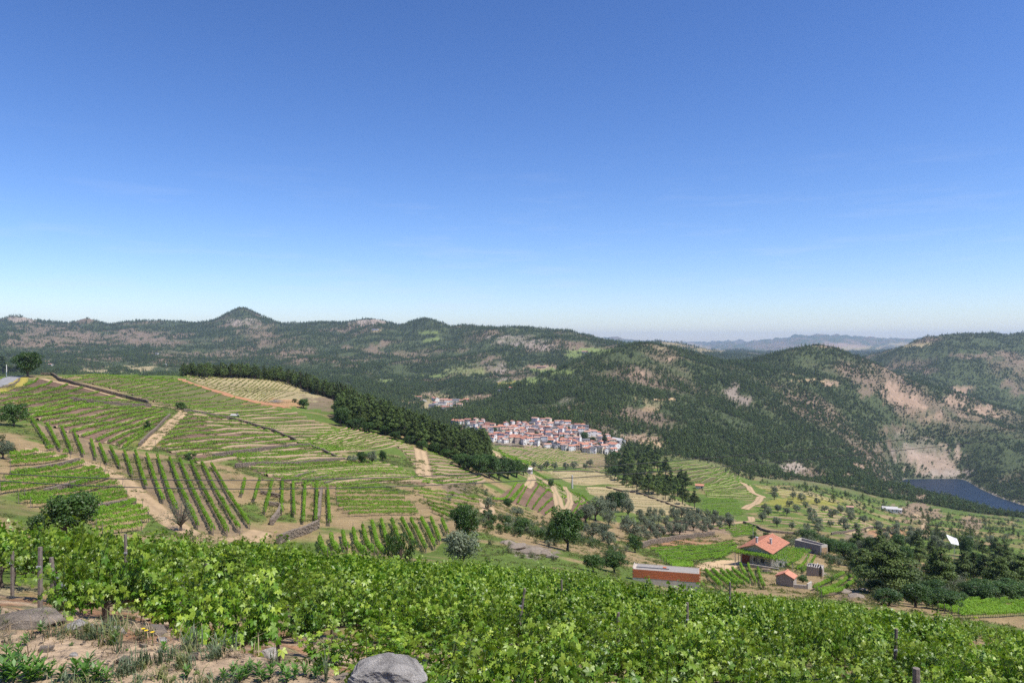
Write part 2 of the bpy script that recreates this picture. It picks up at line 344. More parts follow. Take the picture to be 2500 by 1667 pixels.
base_mid = mixc3(C_DRY, C_GRS, sm(n1 * .5 + n2 * .5 + .10 * sm(DD, 250, 420), .42, .58))
base_far = mixc3(C_SCR, C_BRN, sm(fbm(X / 160, Y / 160, 5, 31), .5, .74))
colr[:] = base_mid
colr = mixc3(colr, base_far, sm(DD, 800, 1100))
DENS = 0.5 + 0.5 * sm(fbm(X / 120, Y / 120, 4, 41), .34, .52)
DENS = DENS * (.45 + .75 * sm(fbm(X / 38, Y / 38, 3, 43), .36, .58))
DENS = np.where(DD < 950, 0.0, DENS)
wu = (fbm(UU / 18, VV / 7, 5, 51, .65) - .5) * 1.7; wv = (fbm(UU / 18, VV / 7, 5, 52, .65) - .5) * 1.7
BRK2 = sm(fbm(X / 22, Z / 14, 4, 56, .65), .38, .58)
BRK = sm(fbm(X / 70, Y / 70, 5, 55, .6), .36, .56)
FARVIS = (DD > 1000)
for (pu, pv, ru, rv, c, td) in PATCH:
    if ru == 0: continue
    dlo = 950
    e = ((UU - pu) / ru + wu * 1.5) ** 2 + ((VV - pv) / rv + wv * 1.5) ** 2
    m = (1 - sm(e, .45, 1.35)) * (DD > dlo)
    if rv > 9 and td > .05: m = m * (.35 + .65 * BRK)
    elif rv > 9: m = m * (.45 + .55 * BRK2)
    # keep only the slope seen at that spot
    m = m * (VV <= np.vstack([np.full((1, NU), 9e9), RMIN[:-1]]) + 4)
    colr = mixc3(colr, c, m * .9)
    DENS = DENS * (1 - m * (1 - td))
# near: bank and slope under the foreground vines
bank = 1 - sm(DD, 14, 22)
bc = mixc3(np.array([0.36, 0.265, 0.175]), np.array([0.27, 0.15, 0.085]), sm(fbm(X / .9, Y / .5, 4, 61), .5, .68))
bc = mixc3(bc, np.array([0.16, 0.15, 0.07]), sm(fbm(X / .5, Y / .5, 4, 62), .58, .7) * .7)
colr = mixc3(colr, bc, bank)

# ------------------------------------------------------------------ vineyard fields (pixel guides give the place; rows live on the ground)
# (phrase, left guide, right guide, middle guide or None, rows, soil colour, green share, style)
FIELDS = [
 ('upper left terraces below the road', [(0,953),(0,975),(0,995),(0,1012),(40,1030)], [(93,925),(160,936),(225,952),(300,972),(350,988)], [(55,945),(95,960),(130,972),(175,982),(215,990)], 8, C_SOIL, .15, 'terr'),
 ('left hillside beneath the long dark wall', [(75,1008),(90,1023),(118,1036),(150,1050),(190,1065),(240,1080),(280,1085),(300,1095)], [(240,992),(300,993),(350,995),(385,998),(410,1005),(405,1018),(385,1035),(352,1062)], [(150,994),(200,1004),(240,1015),(270,1025),(300,1035),(320,1047),(335,1058),(330,1075)], 11, C_SOIL, .25, 'terr'),
 ('fan of rows above the sandy track', [(78,1030),(114,1041),(150,1050),(180,1058),(222,1080),(243,1092),(270,1100),(303,1107),(330,1108),(358,1116),(384,1120),(414,1125),(438,1128),(466,1134),(492,1137),(516,1140)],
   [(120,1097),(147,1103),(175,1110),(204,1118),(234,1125),(261,1136),(292,1146),(323,1168),(357,1195),(399,1230),(435,1262),(483,1293),(521,1307),(555,1310),(586,1307),(610,1292)], None, 16, np.array([0.22,0.16,0.10]), .35, 'tidy'),
 ('slope right of the pale bend', [(455,1010),(430,1030),(415,1045),(400,1060),(385,1078),(378,1090),(400,1100),(420,1110),(470,1128)], [(520,1020),(560,1024),(600,1035),(620,1046),(660,1056),(690,1065),(710,1075),(735,1085),(750,1108)], [(490,1013),(500,1022),(500,1034),(505,1046),(510,1060),(520,1075),(560,1085),(590,1095),(620,1115)], 11, C_SOIL, .2, 'terr'),
 ('bright upper field above the dark wall', [(150,926),(230,940),(290,955),(340,970),(390,985),(450,1000),(520,1018),(590,1035),(650,1052),(720,1078)], [(300,920),(400,921),(455,925),(490,943),(560,968),(650,990),(730,1010),(790,1040),(840,1055),(900,1075)], None, 27, C_GRS*.45+C_SOIL*.6, .4, 'terr'),
 ('dry hilltop field beside the pines', [(455,921),(500,940),(560,960),(620,975),(660,985)], [(640,922),(720,935),(780,955),(820,968),(842,985)], None, 26, C_BEI, .1, 'young'),
 ('narrow terraces under the pine wood', [(720,1080),(760,1095),(800,1105)], [(860,1040),(920,1062),(985,1085)], None, 12, C_SOIL*.8+C_BEI*.3, .4, 'thin'),
 ('terraces right of the pale ramp', [(960,1085),(985,1105),(1000,1125),(1015,1150),(1030,1180)], [(1010,1093),(1090,1115),(1135,1140),(1160,1155),(1180,1170)], None, 12, C_SOIL*.7+C_BEI*.35, .35, 'thin'),
 ('long terraces in the middle of the bowl', [(560,1108),(580,1125),(600,1140),(640,1160),(700,1178),(760,1192)], [(760,1092),(850,1118),(930,1130),(980,1145),(1020,1165),(1070,1185)], [(660,1100),(720,1118),(780,1135),(810,1150),(850,1160),(900,1178)], 14, C_SOIL*.9+C_BEI*.1, .25, 'terr'),
 ('short rows beside the stone walls', [(598,1178),(640,1178),(675,1178),(700,1180),(735,1182),(770,1180),(800,1195)], [(590,1215),(625,1230),(655,1270),(710,1250),(730,1282),(765,1278),(805,1285)], None, 8, C_DRY, .4, 'tidy'),
 ('dense block in the middle distance', [(820,1195),(820,1215),(822,1240),(850,1262)], [(930,1190),(980,1215),(1010,1240),(1020,1258)], None, 8, C_DRY, .4, 'lush'),
 ('block left of the dark oak', [(1010,1200),(1040,1225),(1055,1250)], [(1180,1225),(1150,1250),(1100,1270)], None, 6, C_DRY, .5, 'lush'),
 ('neat parallel rows behind the grey olive', [(780,1322),(808,1318),(837,1310),(862,1300),(885,1294),(908,1284),(931,1281),(956,1279),(980,1276),(1003,1276),(1028,1274),(1052,1274),(1079,1279)],
   [(800,1372),(828,1362),(849,1350),(889,1366),(915,1362),(940,1364),(965,1362),(985,1350),(1012,1340),(1040,1350),(1062,1344),(1073,1330),(1092,1310)], None, 13, C_DRY*.8+C_GRS*.3, .45, 'tidy'),
 ('first terrace left of the sandy track', [(20,1118),(22,1128),(25,1140)], [(130,1098),(165,1110),(172,1120)], None, 3, C_DRY, .2, 'lush'),
 ('second terrace left of the sandy track', [(25,1165),(10,1180),(0,1195),(0,1208)], [(225,1130),(245,1142),(258,1152),(255,1165)], None, 4, C_DRY, .2, 'lush'),
 ('third terrace left of the sandy track', [(170,1195),(60,1220),(45,1230),(75,1240),(180,1245)], [(265,1170),(300,1185),(305,1200),(310,1210),(308,1220)], None, 5, C_DRY, .2, 'lush'),
 ('lowest terrace left of the sandy track', [(215,1262),(215,1275),(230,1290),(250,1305)], [(330,1232),(355,1250),(368,1268),(345,1295)], None, 5, C_DRY, .3, 'lush'),
 ('rows wrapping the rounded spur', [(1203,1223),(1240,1225),(1258,1230),(1290,1238),(1310,1248),(1330,1258)], [(1262,1180),(1292,1178),(1320,1168),(1338,1192),(1352,1208),(1358,1238)], None, 8, C_SOIL*1.05, .2, 'tidy'),
 ('rows right of the pale spur road', [(1372,1190),(1385,1246),(1400,1262),(1430,1275)], [(1375,1200),(1415,1210),(1438,1220),(1462,1235)], None, 6, C_SOIL*1.05, .2, 'tidy'),
 ('rows along the back of the spur', [(1195,1095),(1230,1106),(1262,1122),(1270,1140)], [(1375,1215),(1410,1225),(1435,1222),(1470,1238)], [(1290,1165),(1320,1165),(1345,1178),(1372,1190)], 5, C_BEI*.7+C_GRS*.3, .4, 'lush'),
 ('curving field below the village', [(1215,1092),(1218,1099),(1222,1106),(1228,1112),(1245,1120),(1262,1128)], [(1300,1085),(1370,1096),(1430,1104),(1480,1115),(1512,1130),(1460,1150)], [(1280,1090),(1320,1101),(1350,1109),(1375,1116),(1395,1125),(1380,1136)], 20, C_BEI*.55+C_SOIL*.4, .3, 'thin'),
 ('striped field behind the spur', [(1335,1150),(1352,1160),(1372,1170),(1400,1182)], [(1450,1150),(1490,1160),(1520,1170),(1535,1180)], None, 9, C_BEI, .25, 'young'),
 ('pale dry field below the pine clump', [(1430,1190),(1440,1205),(1500,1230),(1560,1258)], [(1560,1185),(1640,1215),(1700,1240),(1735,1262)], None, 20, C_BEI, .15, 'young'),
 ('dark green contour rows on the far knoll', [(1600,1135),(1640,1160),(1690,1185),(1720,1200),(1725,1212)], [(1700,1128),(1760,1142),(1810,1170),(1835,1190),(1835,1215)], [(1650,1128),(1705,1150),(1755,1178),(1780,1197),(1780,1214)], 18, C_GRS*.45+C_SOIL*.5, .3, 'lush'),
 ('small bright field below the knoll', [(1718,1222),(1712,1240),(1730,1258)], [(1790,1218),(1810,1240),(1815,1258)], None, 8, C_GRS, .8, 'lush'),
 ('field between the brick shed and the farmhouse', [(1590,1345),(1610,1362),(1625,1378),(1640,1390)], [(1790,1325),(1800,1340),(1780,1355),(1745,1372)], None, 8, C_GRS, .7, 'lush'),
 ('rows fanning below the farmyard', [(1722,1398),(1735,1393),(1752,1390),(1768,1390),(1785,1388),(1806,1380),(1826,1382),(1850,1392)], [(1760,1440),(1785,1440),(1800,1436),(1815,1436),(1830,1432),(1822,1412),(1845,1430),(1865,1440)], None, 8, C_DRY*.7+C_GRS*.4, .6, 'tidy'),
 ('garden rows beside the farmhouse', [(1918,1385),(1945,1395),(1960,1400)], [(1958,1358),(1975,1360),(1990,1362)], None, 3, C_DRY*.7+C_GRS*.4, .6, 'lush'),
 ('rows above the bare rock patch', [(1985,1442),(1995,1452),(2005,1462)], [(2060,1405),(2078,1412),(2090,1420)], None, 3, C_DRY*.7+C_GRS*.4, .6, 'lush'),
 ('yellowing strip under the dark slope', [(1840,1182),(1850,1190),(1900,1205)], [(1990,1208),(2040,1222),(2060,1235)], None, 7, C_YEL*.6+C_GRS*.4, .5, 'young'),
 ('terraced plot among the olives', [(1960,1235),(1975,1255),(1990,1280)], [(2060,1250),(2110,1272),(2110,1285)], None, 10, C_BEI*.6+C_GRS*.4, .5, 'thin'),
 ('green plot above the farmhouse', [(1740,1290),(1780,1300),(1790,1312)], [(1830,1282),(1850,1290),(1840,1305)], None, 6, C_GRS, .6, 'lush'),
 ('plot below the olives', [(1840,1235),(1850,1255),(1880,1275)], [(1900,1240),(1930,1262),(1945,1280)], None, 7, C_GRS, .6, 'thin'),
 ('corner field by the dark wood', [(2250,1478),(2290,1492),(2340,1510)], [(2420,1452),(2500,1475),(2530,1500)], None, 7, C_DRY*.6+C_GRS*.5, .5, 'lush'),
]
def resample(p, n):
    p = np.asarray(p, float); d = np.r_[0, np.cumsum(np.linalg.norm(np.diff(p, axis=0), axis=1))]
    t = np.linspace(0, d[-1], n); return np.stack([np.interp(t, d, p[:, k]) for k in range(p.shape[1])], 1)
def dmin_for(pts):
    return 62.0 if np.mean([p[1] for p in pts]) > 1200 else 90.0
ROWS = []   # (field index, row index, n, polyline xy)
for fi, (ph, A, B, M, n, soil, green, style) in enumerate(FIELDS):
    dm = max(dmin_for(A + B), 75)
    Lw, Rw = PL(A, dm)[:, :2], PL(B, dm)[:, :2]
    # correspond by index, then spread evenly
    def spread(W, n): 
        t = np.linspace(0, len(W) - 1, n); i = np.minimum(t.astype(int), len(W) - 2); f = (t - i)[:, None]
        return W[i] * (1 - f) + W[i + 1] * f
    Ls, Rs = spread(Lw, n), spread(Rw, n)
    Ms = spread(PL(M, dm)[:, :2], n) if M else (Ls + Rs) / 2
    for r in range(n):
        a, m, b = Ls[r], Ms[r], Rs[r]
        t = np.linspace(0, 1, 40)[:, None]
        c = 2 * m - (a + b) / 2
        ROWS.append((fi, r, n, (1 - t) ** 2 * a + 2 * t * (1 - t) * c + t * t * b))
    # soil under the rows
    if M: poly = list(A) + [M[-1]] + list(B[::-1]) + [M[0]]
    else: poly = list(A) + list(B[::-1])
    ms = (pip(UU, VV, poly) & (DD > 70) & (DD < 1300)).astype(float)
    ms = ms * (VV <= np.vstack([np.full((1, NU), 9e9), RMIN[:-1]]) + 3)
    s2 = mixc3(soil, C_GRS, sm(n1, .62 - green * .3, .78 - green * .3) * min(1, green * .6))
    s2 = s2 * (.75 + .5 * n2[..., None])
    colr = mixc3(colr, s2, ms * .92)
# loose near zones (u,v,ru,rv,colour)
for (pu, pv, ru, rv, c, d0, d1) in [(1700,1290,120,28,C_TAN*.8,250,520),(1640,1325,110,10,C_RED*.8+C_DRY*.2,200,400),(1300,1345,60,16,C_ROCK*.7,80,260),(2080,1445,60,22,C_BRN*1.1,90,220),(2055,1440,35,8,C_ROCK,90,220),
      (680,985,60,10,C_RED*.7+C_DRY*.4,300,640),(800,985,55,22,C_BRN,330,640),(1120,1190,40,25,C_BRN,150,450),(2125,1310,60,16,C_BRN*1.1,300,600),(2170,1300,50,10,C_RED*.8+C_DRY*.3,300,700),(2240,1250,60,25,C_TAN*.8,400,1000),
      (2370,1280,25,20,C_TAN*.8,400,1100),(2250,1385,22,12,C_RED*.6+C_SAND*.6,150,500),(2450,1385,40,14,C_RED*.5+C_SAND*.5,150,500),(2400,1582,60,16,C_TAN,30,100),(1340,1445,40,10,C_TAN,35,110),(1600,1440,60,16,C_BEI*.8,60,125),
      (1240,1060,60,6,C_BEI,900,1300),(1330,1070,190,30,C_ROCK*.8,960,1300),(1270,1090,50,3,C_TAN,900,1100),(1150,1260,60,20,C_SCR*1.4,120,350),(20,1140,25,40,C_DRY,90,180),(1950,1225,90,12,C_YEL*.6+C_GRS*.5,500,900),
      (60,980,40,6,C_YEL*.7,150,450),(390,1085,60,5,C_YEL*.8,150,300),(540,1105,50,5,C_YEL*.7,150,300),(350,1330,120,12,C_DRY*.7+C_GRS*.4,85,130),(500,1315,140,12,C_SAND*.8,95,140),(660,1300,60,22,C_DRY,90,170)]:
    e = ((UU - pu) / ru + wu * 1.2) ** 2 + ((VV - pv) / rv + wv * 1.2) ** 2
    m = (1 - sm(e, .6, 1.2)) * (DD > d0) * (DD < d1)
    colr = mixc3(colr, c, m * .85)
# wet line at the reservoir: bare pale band above the water
m = np.exp(-((Z + 329.3) / .9) ** 2) * (DD > 1300) * (DD < 2000)
colr = mixc3(colr, C_ROCK * 1.15, np.clip(m, 0, 1) * .85)

def up1(c): return np.array([(c * 1.0)]).reshape(-1)
# ------------------------------------------------------------------ materials
def new_mat(name):
    m = bpy.data.materials.new(name); m.use_nodes = True
    m.node_tree.nodes.clear(); return m, m.node_tree.nodes, m.node_tree.links
def mat_plain(name, col, rough=.8, var=.25, scale=6.0, bump=.3, spec=.3, dist=.02, metal=0.0, detail=6):
    m, N, K_ = new_mat(name)
    o = N.new('ShaderNodeOutputMaterial'); p = N.new('ShaderNodeBsdfPrincipled')
    t = N.new('ShaderNodeTexCoord'); n = N.new('ShaderNodeTexNoise'); n.inputs['Scale'].default_value = scale; n.inputs['Detail'].default_value = detail; n.inputs['Roughness'].default_value = .65
    r = N.new('ShaderNodeMapRange'); r.inputs[1].default_value = .25; r.inputs[2].default_value = .75; r.inputs[3].default_value = 1 - var; r.inputs[4].default_value = 1 + var
    mu = N.new('ShaderNodeVectorMath'); mu.operation = 'SCALE'; mu.inputs[0].default_value = col
    b = N.new('ShaderNodeBump'); b.inputs['Strength'].default_value = bump; b.inputs['Distance'].default_value = dist
    K_.new(t.outputs['Object'], n.inputs[0]); K_.new(n.outputs[0], r.inputs[0]); K_.new(r.outputs[0], mu.inputs['Scale'])
    K_.new(mu.outputs[0], p.inputs['Base Color']); K_.new(n.outputs[0], b.inputs['Height']); K_.new(b.outputs[0], p.inputs['Normal'])
    p.inputs['Roughness'].default_value = rough; p.inputs['Specular IOR Level'].default_value = spec; p.inputs['Metallic'].default_value = metal
    K_.new(p.outputs[0], o.inputs[0]); return m
def mat_leaf(name, a, b, trans=.3, rough=.5, spec=.35, jitter=.25):
    m, N, K_ = new_mat(name)
    o = N.new('ShaderNodeOutputMaterial'); p = N.new('ShaderNodeBsdfPrincipled'); tr = N.new('ShaderNodeBsdfTranslucent'); mx = N.new('ShaderNodeMixShader')
    at = N.new('ShaderNodeAttribute'); at.attribute_name = 'tint'
    oi = N.new('ShaderNodeObjectInfo')
    mc = N.new('ShaderNodeMixRGB'); mc.inputs[1].default_value = (*a, 1); mc.inputs[2].default_value = (*b, 1)
    K_.new(at.outputs['Fac'], mc.inputs[0])
    r = N.new('ShaderNodeMapRange'); r.inputs[3].default_value = 1 - jitter; r.inputs[4].default_value = 1 + jitter
    K_.new(oi.outputs['Random'], r.inputs[0])
    mu = N.new('ShaderNodeVectorMath'); mu.operation = 'SCALE'; K_.new(mc.outputs[0], mu.inputs[0]); K_.new(r.outputs[0], mu.inputs['Scale'])
    K_.new(mu.outputs[0], p.inputs['Base Color'])
    ty = N.new('ShaderNodeVectorMath'); ty.operation = 'MULTIPLY'; ty.inputs[1].default_value = (1.5, 1.6, .7); K_.new(mu.outputs[0], ty.inputs[0]); K_.new(ty.outputs[0], tr.inputs[0])
    p.inputs['Roughness'].default_value = rough; p.inputs['Specular IOR Level'].default_value = spec
    mx.inputs[0].default_value = trans
    K_.new(p.outputs[0], mx.inputs[1]); K_.new(tr.outputs[0], mx.inputs[2]); K_.new(mx.outputs[0], o.inputs[0]); return m
def mat_granite(name, dark, pale, sc_=9.0):
    m, N, K_ = new_mat(name)
    o = N.new('ShaderNodeOutputMaterial'); p = N.new('ShaderNodeBsdfPrincipled'); t = N.new('ShaderNodeTexCoord')
    n1_ = N.new('ShaderNodeTexNoise'); n1_.inputs['Scale'].default_value = sc_; n1_.inputs['Detail'].default_value = 12; n1_.inputs['Roughness'].default_value = .75
    n2_ = N.new('ShaderNodeTexNoise'); n2_.inputs['Scale'].default_value = sc_ * 14; n2_.inputs['Detail'].default_value = 6; n2_.inputs['Roughness'].default_value = .8
    v_ = N.new('ShaderNodeTexVoronoi'); v_.feature = 'DISTANCE_TO_EDGE'; v_.inputs['Scale'].default_value = sc_ * .22
    for q in (n1_, n2_, v_): K_.new(t.outputs['Object'], q.inputs['Vector'])
    ad = N.new('ShaderNodeMath'); ad.operation = 'MULTIPLY_ADD'; ad.inputs[1].default_value = .5; K_.new(n2_.outputs[0], ad.inputs[0]); K_.new(n1_.outputs[0], ad.inputs[2])
    cr = N.new('ShaderNodeValToRGB'); e_ = cr.color_ramp.elements; e_[0].position = .55; e_[0].color = (*dark, 1); e_[1].position = .95; e_[1].color = (*pale, 1)
    K_.new(ad.outputs[0], cr.inputs[0])
    ck = N.new('ShaderNodeMapRange'); ck.inputs[1].default_value = 0; ck.inputs[2].default_value = .035; ck.inputs[3].default_value = .78; ck.inputs[4].default_value = 1; K_.new(v_.outputs['Distance'], ck.inputs[0])
    mu = N.new('ShaderNodeVectorMath'); mu.operation = 'SCALE'; K_.new(cr.outputs[0], mu.inputs[0]); K_.new(ck.outputs[0], mu.inputs['Scale']); K_.new(mu.outputs[0], p.inputs['Base Color'])
    b = N.new('ShaderNodeBump'); b.inputs['Strength'].default_value = 1; b.inputs['Distance'].default_value = .03; K_.new(ad.outputs[0], b.inputs['Height']); K_.new(b.outputs[0], p.inputs['Normal'])
    p.inputs['Roughness'].default_value = .92; p.inputs['Specular IOR Level'].default_value = .2
    K_.new(p.outputs[0], o.inputs[0]); return m
def mat_ground():
    m, N, K_ = new_mat('ground_soil')
    o = N.new('ShaderNodeOutputMaterial'); p = N.new('ShaderNodeBsdfPrincipled')
    at = N.new('ShaderNodeAttribute'); at.attribute_name = 'Col'
    g = N.new('ShaderNodeNewGeometry')
    hs_ = []
    for sc_, det in ((9.0, 8), (0.55, 8), (0.05, 8)):
        n = N.new('ShaderNodeTexNoise'); n.inputs['Scale'].default_value = sc_; n.inputs['Detail'].default_value = det; n.inputs['Roughness'].default_value = .7
        K_.new(g.outputs['Position'], n.inputs[0]); hs_.append(n)
    a1 = N.new('ShaderNodeMath'); a1.operation = 'ADD'; K_.new(hs_[0].outputs[0], a1.inputs[0]); K_.new(hs_[1].outputs[0], a1.inputs[1])
    a2 = N.new('ShaderNodeMath'); a2.operation = 'ADD'; K_.new(a1.outputs[0], a2.inputs[0]); K_.new(hs_[2].outputs[0], a2.inputs[1])
    r = N.new('ShaderNodeMapRange'); r.inputs[1].default_value = 1.1; r.inputs[2].default_value = 1.9; r.inputs[3].default_value = .55; r.inputs[4].default_value = 1.45
    K_.new(a2.outputs[0], r.inputs[0])
    mu = N.new('ShaderNodeVectorMath'); mu.operation = 'SCALE'; K_.new(at.outputs['Color'], mu.inputs[0]); K_.new(r.outputs[0], mu.inputs['Scale'])
    K_.new(mu.outputs[0], p.inputs['Base Color'])
    b1 = N.new('ShaderNodeBump'); b1.inputs['Strength'].default_value = .7; b1.inputs['Distance'].default_value = .03; K_.new(hs_[0].outputs[0], b1.inputs['Height'])
    b2 = N.new('ShaderNodeBump'); b2.inputs['Strength'].default_value = .6; b2.inputs['Distance'].default_value = .5; K_.new(hs_[1].outputs[0], b2.inputs['Height']); K_.new(b1.outputs[0], b2.inputs['Normal'])
    b3 = N.new('ShaderNodeBump'); b3.inputs['Strength'].default_value = .6; b3.inputs['Distance'].default_value = 6; K_.new(hs_[2].outputs[0], b3.inputs['Height']); K_.new(b2.outputs[0], b3.inputs['Normal'])
    K_.new(b3.outputs[0], p.inputs['Normal'])
    p.inputs['Roughness'].default_value = .95; p.inputs['Specular IOR Level'].default_value = .1
    K_.new(p.outputs[0], o.inputs[0]); return m
M = dict(
 ground=mat_ground(),
 vine=mat_leaf('vine_leaf', (0.074, 0.165, 0.010), (0.34, 0.42, 0.052), .28, .42, .4),
 vinefar=mat_leaf('vine_row_leaf', (0.095, 0.20, 0.014), (0.21, 0.34, 0.032), .3, .6, .2, .12),
 vineyoung=mat_leaf('young_vine_leaf', (0.17, 0.19, 0.065), (0.30, 0.28, 0.11), .25, .6, .2, .12),
 pine=mat_leaf('pine_needles', (0.042, 0.072, 0.016), (0.105, 0.145, 0.034), .18, .6, .25, .45),
 oak=mat_leaf('oak_leaf', (0.026, 0.062, 0.010), (0.062, 0.115, 0.020), .22, .5, .35, .2),
 lime=mat_leaf('fruit_tree_leaf', (0.06, 0.13, 0.015), (0.13, 0.21, 0.03), .3, .5, .3, .2),
 olive=mat_leaf('olive_leaf', (0.085, 0.108, 0.062), (0.165, 0.19, 0.115), .15, .55, .3, .2),
 scrub=mat_leaf('scrub_leaf', (0.046, 0.070, 0.022), (0.11, 0.135, 0.05), .15, .6, .2, .45),
 grass=mat_leaf('grass_blade', (0.10, 0.14, 0.04), (0.24, 0.22, 0.10), .3, .6, .2, .2),
 weed=mat_leaf('weed_leaf', (0.06, 0.15, 0.02), (0.13, 0.24, 0.04), .35, .45, .4, .2),
 greyweed=mat_leaf('grey_weed_leaf', (0.085, 0.12, 0.06), (0.15, 0.18, 0.10), .25, .5, .3, .2),
 dry=mat_leaf('dry_stalk', (0.28, 0.20, 0.12), (0.42, 0.33, 0.20), .2, .7, .2, .2),
 yellow=mat_leaf('yellow_petal', (0.75, 0.55, 0.02), (0.85, 0.70, 0.04), .3, .6, .2, .1),
 orange=mat_leaf('orange_petal', (0.6, 0.16, 0.02), (0.7, 0.25, 0.03), .3, .6, .2, .1),
 bark=mat_plain('bark', (0.11, 0.085, 0.065), .9, .4, 9, .6),
 palebark=mat_plain('pale_bark', (0.30, 0.27, 0.24), .9, .3, 9, .6),
 post=mat_plain('weathered_post', (0.17, 0.14, 0.115), .85, .35, 14, .6),
 schist=mat_plain('grey_slate_post', (0.13, 0.135, 0.15), .6, .25, 10, .4),
 stone=mat_plain('dry_stone', (0.19, 0.15, 0.11), .9, .45, 2.0, .8, dist=.08),
 granite=mat_granite('granite', (0.15, 0.135, 0.12), (0.55, 0.51, 0.46)),
 slab=mat_granite('brown_rock', (0.10, 0.08, 0.06), (0.34, 0.28, 0.22)),
 brick=mat_plain('red_brick', (0.55, 0.16, 0.07), .85, .25, 5, .4),
 mortar=mat_plain('mortar', (0.42, 0.36, 0.30), .9, .2, 10, .4),
 roofgrey=mat_plain('dusty_roof_slab', (0.27, 0.245, 0.22), .95, .35, 3.5, .5),
 conc=mat_plain('bare_concrete', (0.44, 0.395, 0.335), .9, .25, 2.5, .4),
 concdark=mat_plain('grey_block_wall', (0.21, 0.215, 0.225), .9, .25, 1.6, .4),
 stonewall=mat_plain('rubble_wall', (0.33, 0.29, 0.245), .9, .35, 3.0, .8, dist=.05),
 rubble=mat_plain('brown_rubble', (0.33, 0.22, 0.13), .9, .45, 5.0, .8, dist=.05),
 tile=mat_plain('orange_roof_tile', (0.46, 0.205, 0.13), .8, .22, 1.3, .5),
 tile2=mat_plain('faded_roof_tile', (0.44, 0.255, 0.185), .8, .25, 1.3, .5),
 tile3=mat_plain('brown_roof_tile', (0.33, 0.16, 0.115), .8, .25, 1.3, .5),
 slate=mat_plain('dark_roof', (0.13, 0.125, 0.135), .8, .2, 1.3, .3),
 white=mat_plain('white_render', (0.76, 0.73, 0.68), .9, .08, 1.0, .1),
 cream=mat_plain('cream_render', (0.66, 0.58, 0.44), .9, .1, 1.0, .1),
 greyr=mat_plain('grey_render', (0.45, 0.43, 0.41), .9, .12, 1.0, .1),
 pink=mat_plain('stone_render', (0.42, 0.33, 0.27), .9, .2, 1.0, .3),
 glass=mat_plain('dark_window', (0.04, 0.045, 0.05), .25, .1, 1, .0, .5),
 door=mat_plain('red_brown_door', (0.17, 0.045, 0.035), .6, .2, 4, .2),
 asphalt=mat_plain('road_asphalt', (0.24, 0.235, 0.23), .9, .12, 3, .2),
 oldwood=mat_plain('silvery_planks', (0.42, 0.39, 0.36), .85, .35, 4, .5),
 cable=mat_plain('black_cable', (0.02, 0.02, 0.022), .6, .1, 1, 0),
 metal=mat_plain('galvanised_steel', (0.45, 0.46, 0.47), .5, .1, 5, .1, .5, metal=.3),
 sheet=mat_plain('white_sheet', (0.82, 0.80, 0.78), .8, .08, 1.5, .3),
)
def mat_vcol(name, rough=.95, scale=1.2, lo=.75, hi=1.25, dist=.08):
    m, N, K_ = new_mat(name)
    o = N.new('ShaderNodeOutputMaterial'); p = N.new('ShaderNodeBsdfPrincipled'); at = N.new('ShaderNodeAttribute'); at.attribute_name = 'Col'
    g = N.new('ShaderNodeNewGeometry'); n = N.new('ShaderNodeTexNoise'); n.inputs['Scale'].default_value = scale; n.inputs['Detail'].default_value = 8; n.inputs['Roughness'].default_value = .7
    K_.new(g.outputs['Position'], n.inputs[0])
    r = N.new('ShaderNodeMapRange'); r.inputs[1].default_value = .3; r.inputs[2].default_value = .7; r.inputs[3].default_value = lo; r.inputs[4].default_value = hi
    K_.new(n.outputs[0], r.inputs[0])
    mu = N.new('ShaderNodeVectorMath'); mu.operation = 'SCALE'; K_.new(at.outputs['Color'], mu.inputs[0]); K_.new(r.outputs[0], mu.inputs['Scale'])
    b = N.new('ShaderNodeBump'); b.inputs['Strength'].default_value = .5; b.inputs['Distance'].default_value = dist; K_.new(n.outputs[0], b.inputs['Height']); K_.new(b.outputs[0], p.inputs['Normal'])
    K_.new(mu.outputs[0], p.inputs['Base Color']); p.inputs['Roughness'].default_value = rough; p.inputs['Specular IOR Level'].default_value = .15
    K_.new(p.outputs[0], o.inputs[0]); return m
M['track'] = mat_vcol('track_dirt')

# ------------------------------------------------------------------ the ground sheet
V = np.stack([X, Y, Z], -1).reshape(-1, 3)
ii = np.arange(ND - 1)[:, None] * NU + np.arange(NU - 1)[None, :]
Fq = np.stack([ii, ii + 1, ii + 1 + NU, ii + NU], -1).reshape(-1, 4)
ground = link('ground', gmesh('ground', V, Fq, M['ground'], colr.reshape(-1, 3)))
tag(ground, 'sloping ground of valley, terraces and hills', kind='structure')

# water of the reservoir
def mat_water():
    m, N, K_ = new_mat('reservoir_water')
    o = N.new('ShaderNodeOutputMaterial'); p = N.new('ShaderNodeBsdfPrincipled')
    p.inputs['Base Color'].default_value = (0.016, 0.025, 0.038, 1); p.inputs['Roughness'].default_value = .35; p.inputs['IOR'].default_value = 1.33; p.inputs['Specular IOR Level'].default_value = .12
    g = N.new('ShaderNodeNewGeometry'); n = N.new('ShaderNodeTexNoise'); n.inputs['Scale'].default_value = .25; n.inputs['Detail'].default_value = 5
    b = N.new('ShaderNodeBump'); b.inputs['Strength'].default_value = .5; b.inputs['Distance'].default_value = .5
    K_.new(g.outputs['Position'], n.inputs[0]); K_.new(n.outputs[0], b.inputs['Height']); K_.new(b.outputs[0], p.inputs['Normal']); K_.new(p.outputs[0], o.inputs[0]); return m
wm = qmesh('water', [[[600, 1330, -330], [2300, 1330, -330], [2300, 1990, -330], [600, 1990, -330]]], mat_water())
tag(link('water', wm), 'dark blue reservoir between the slopes', kind='structure')

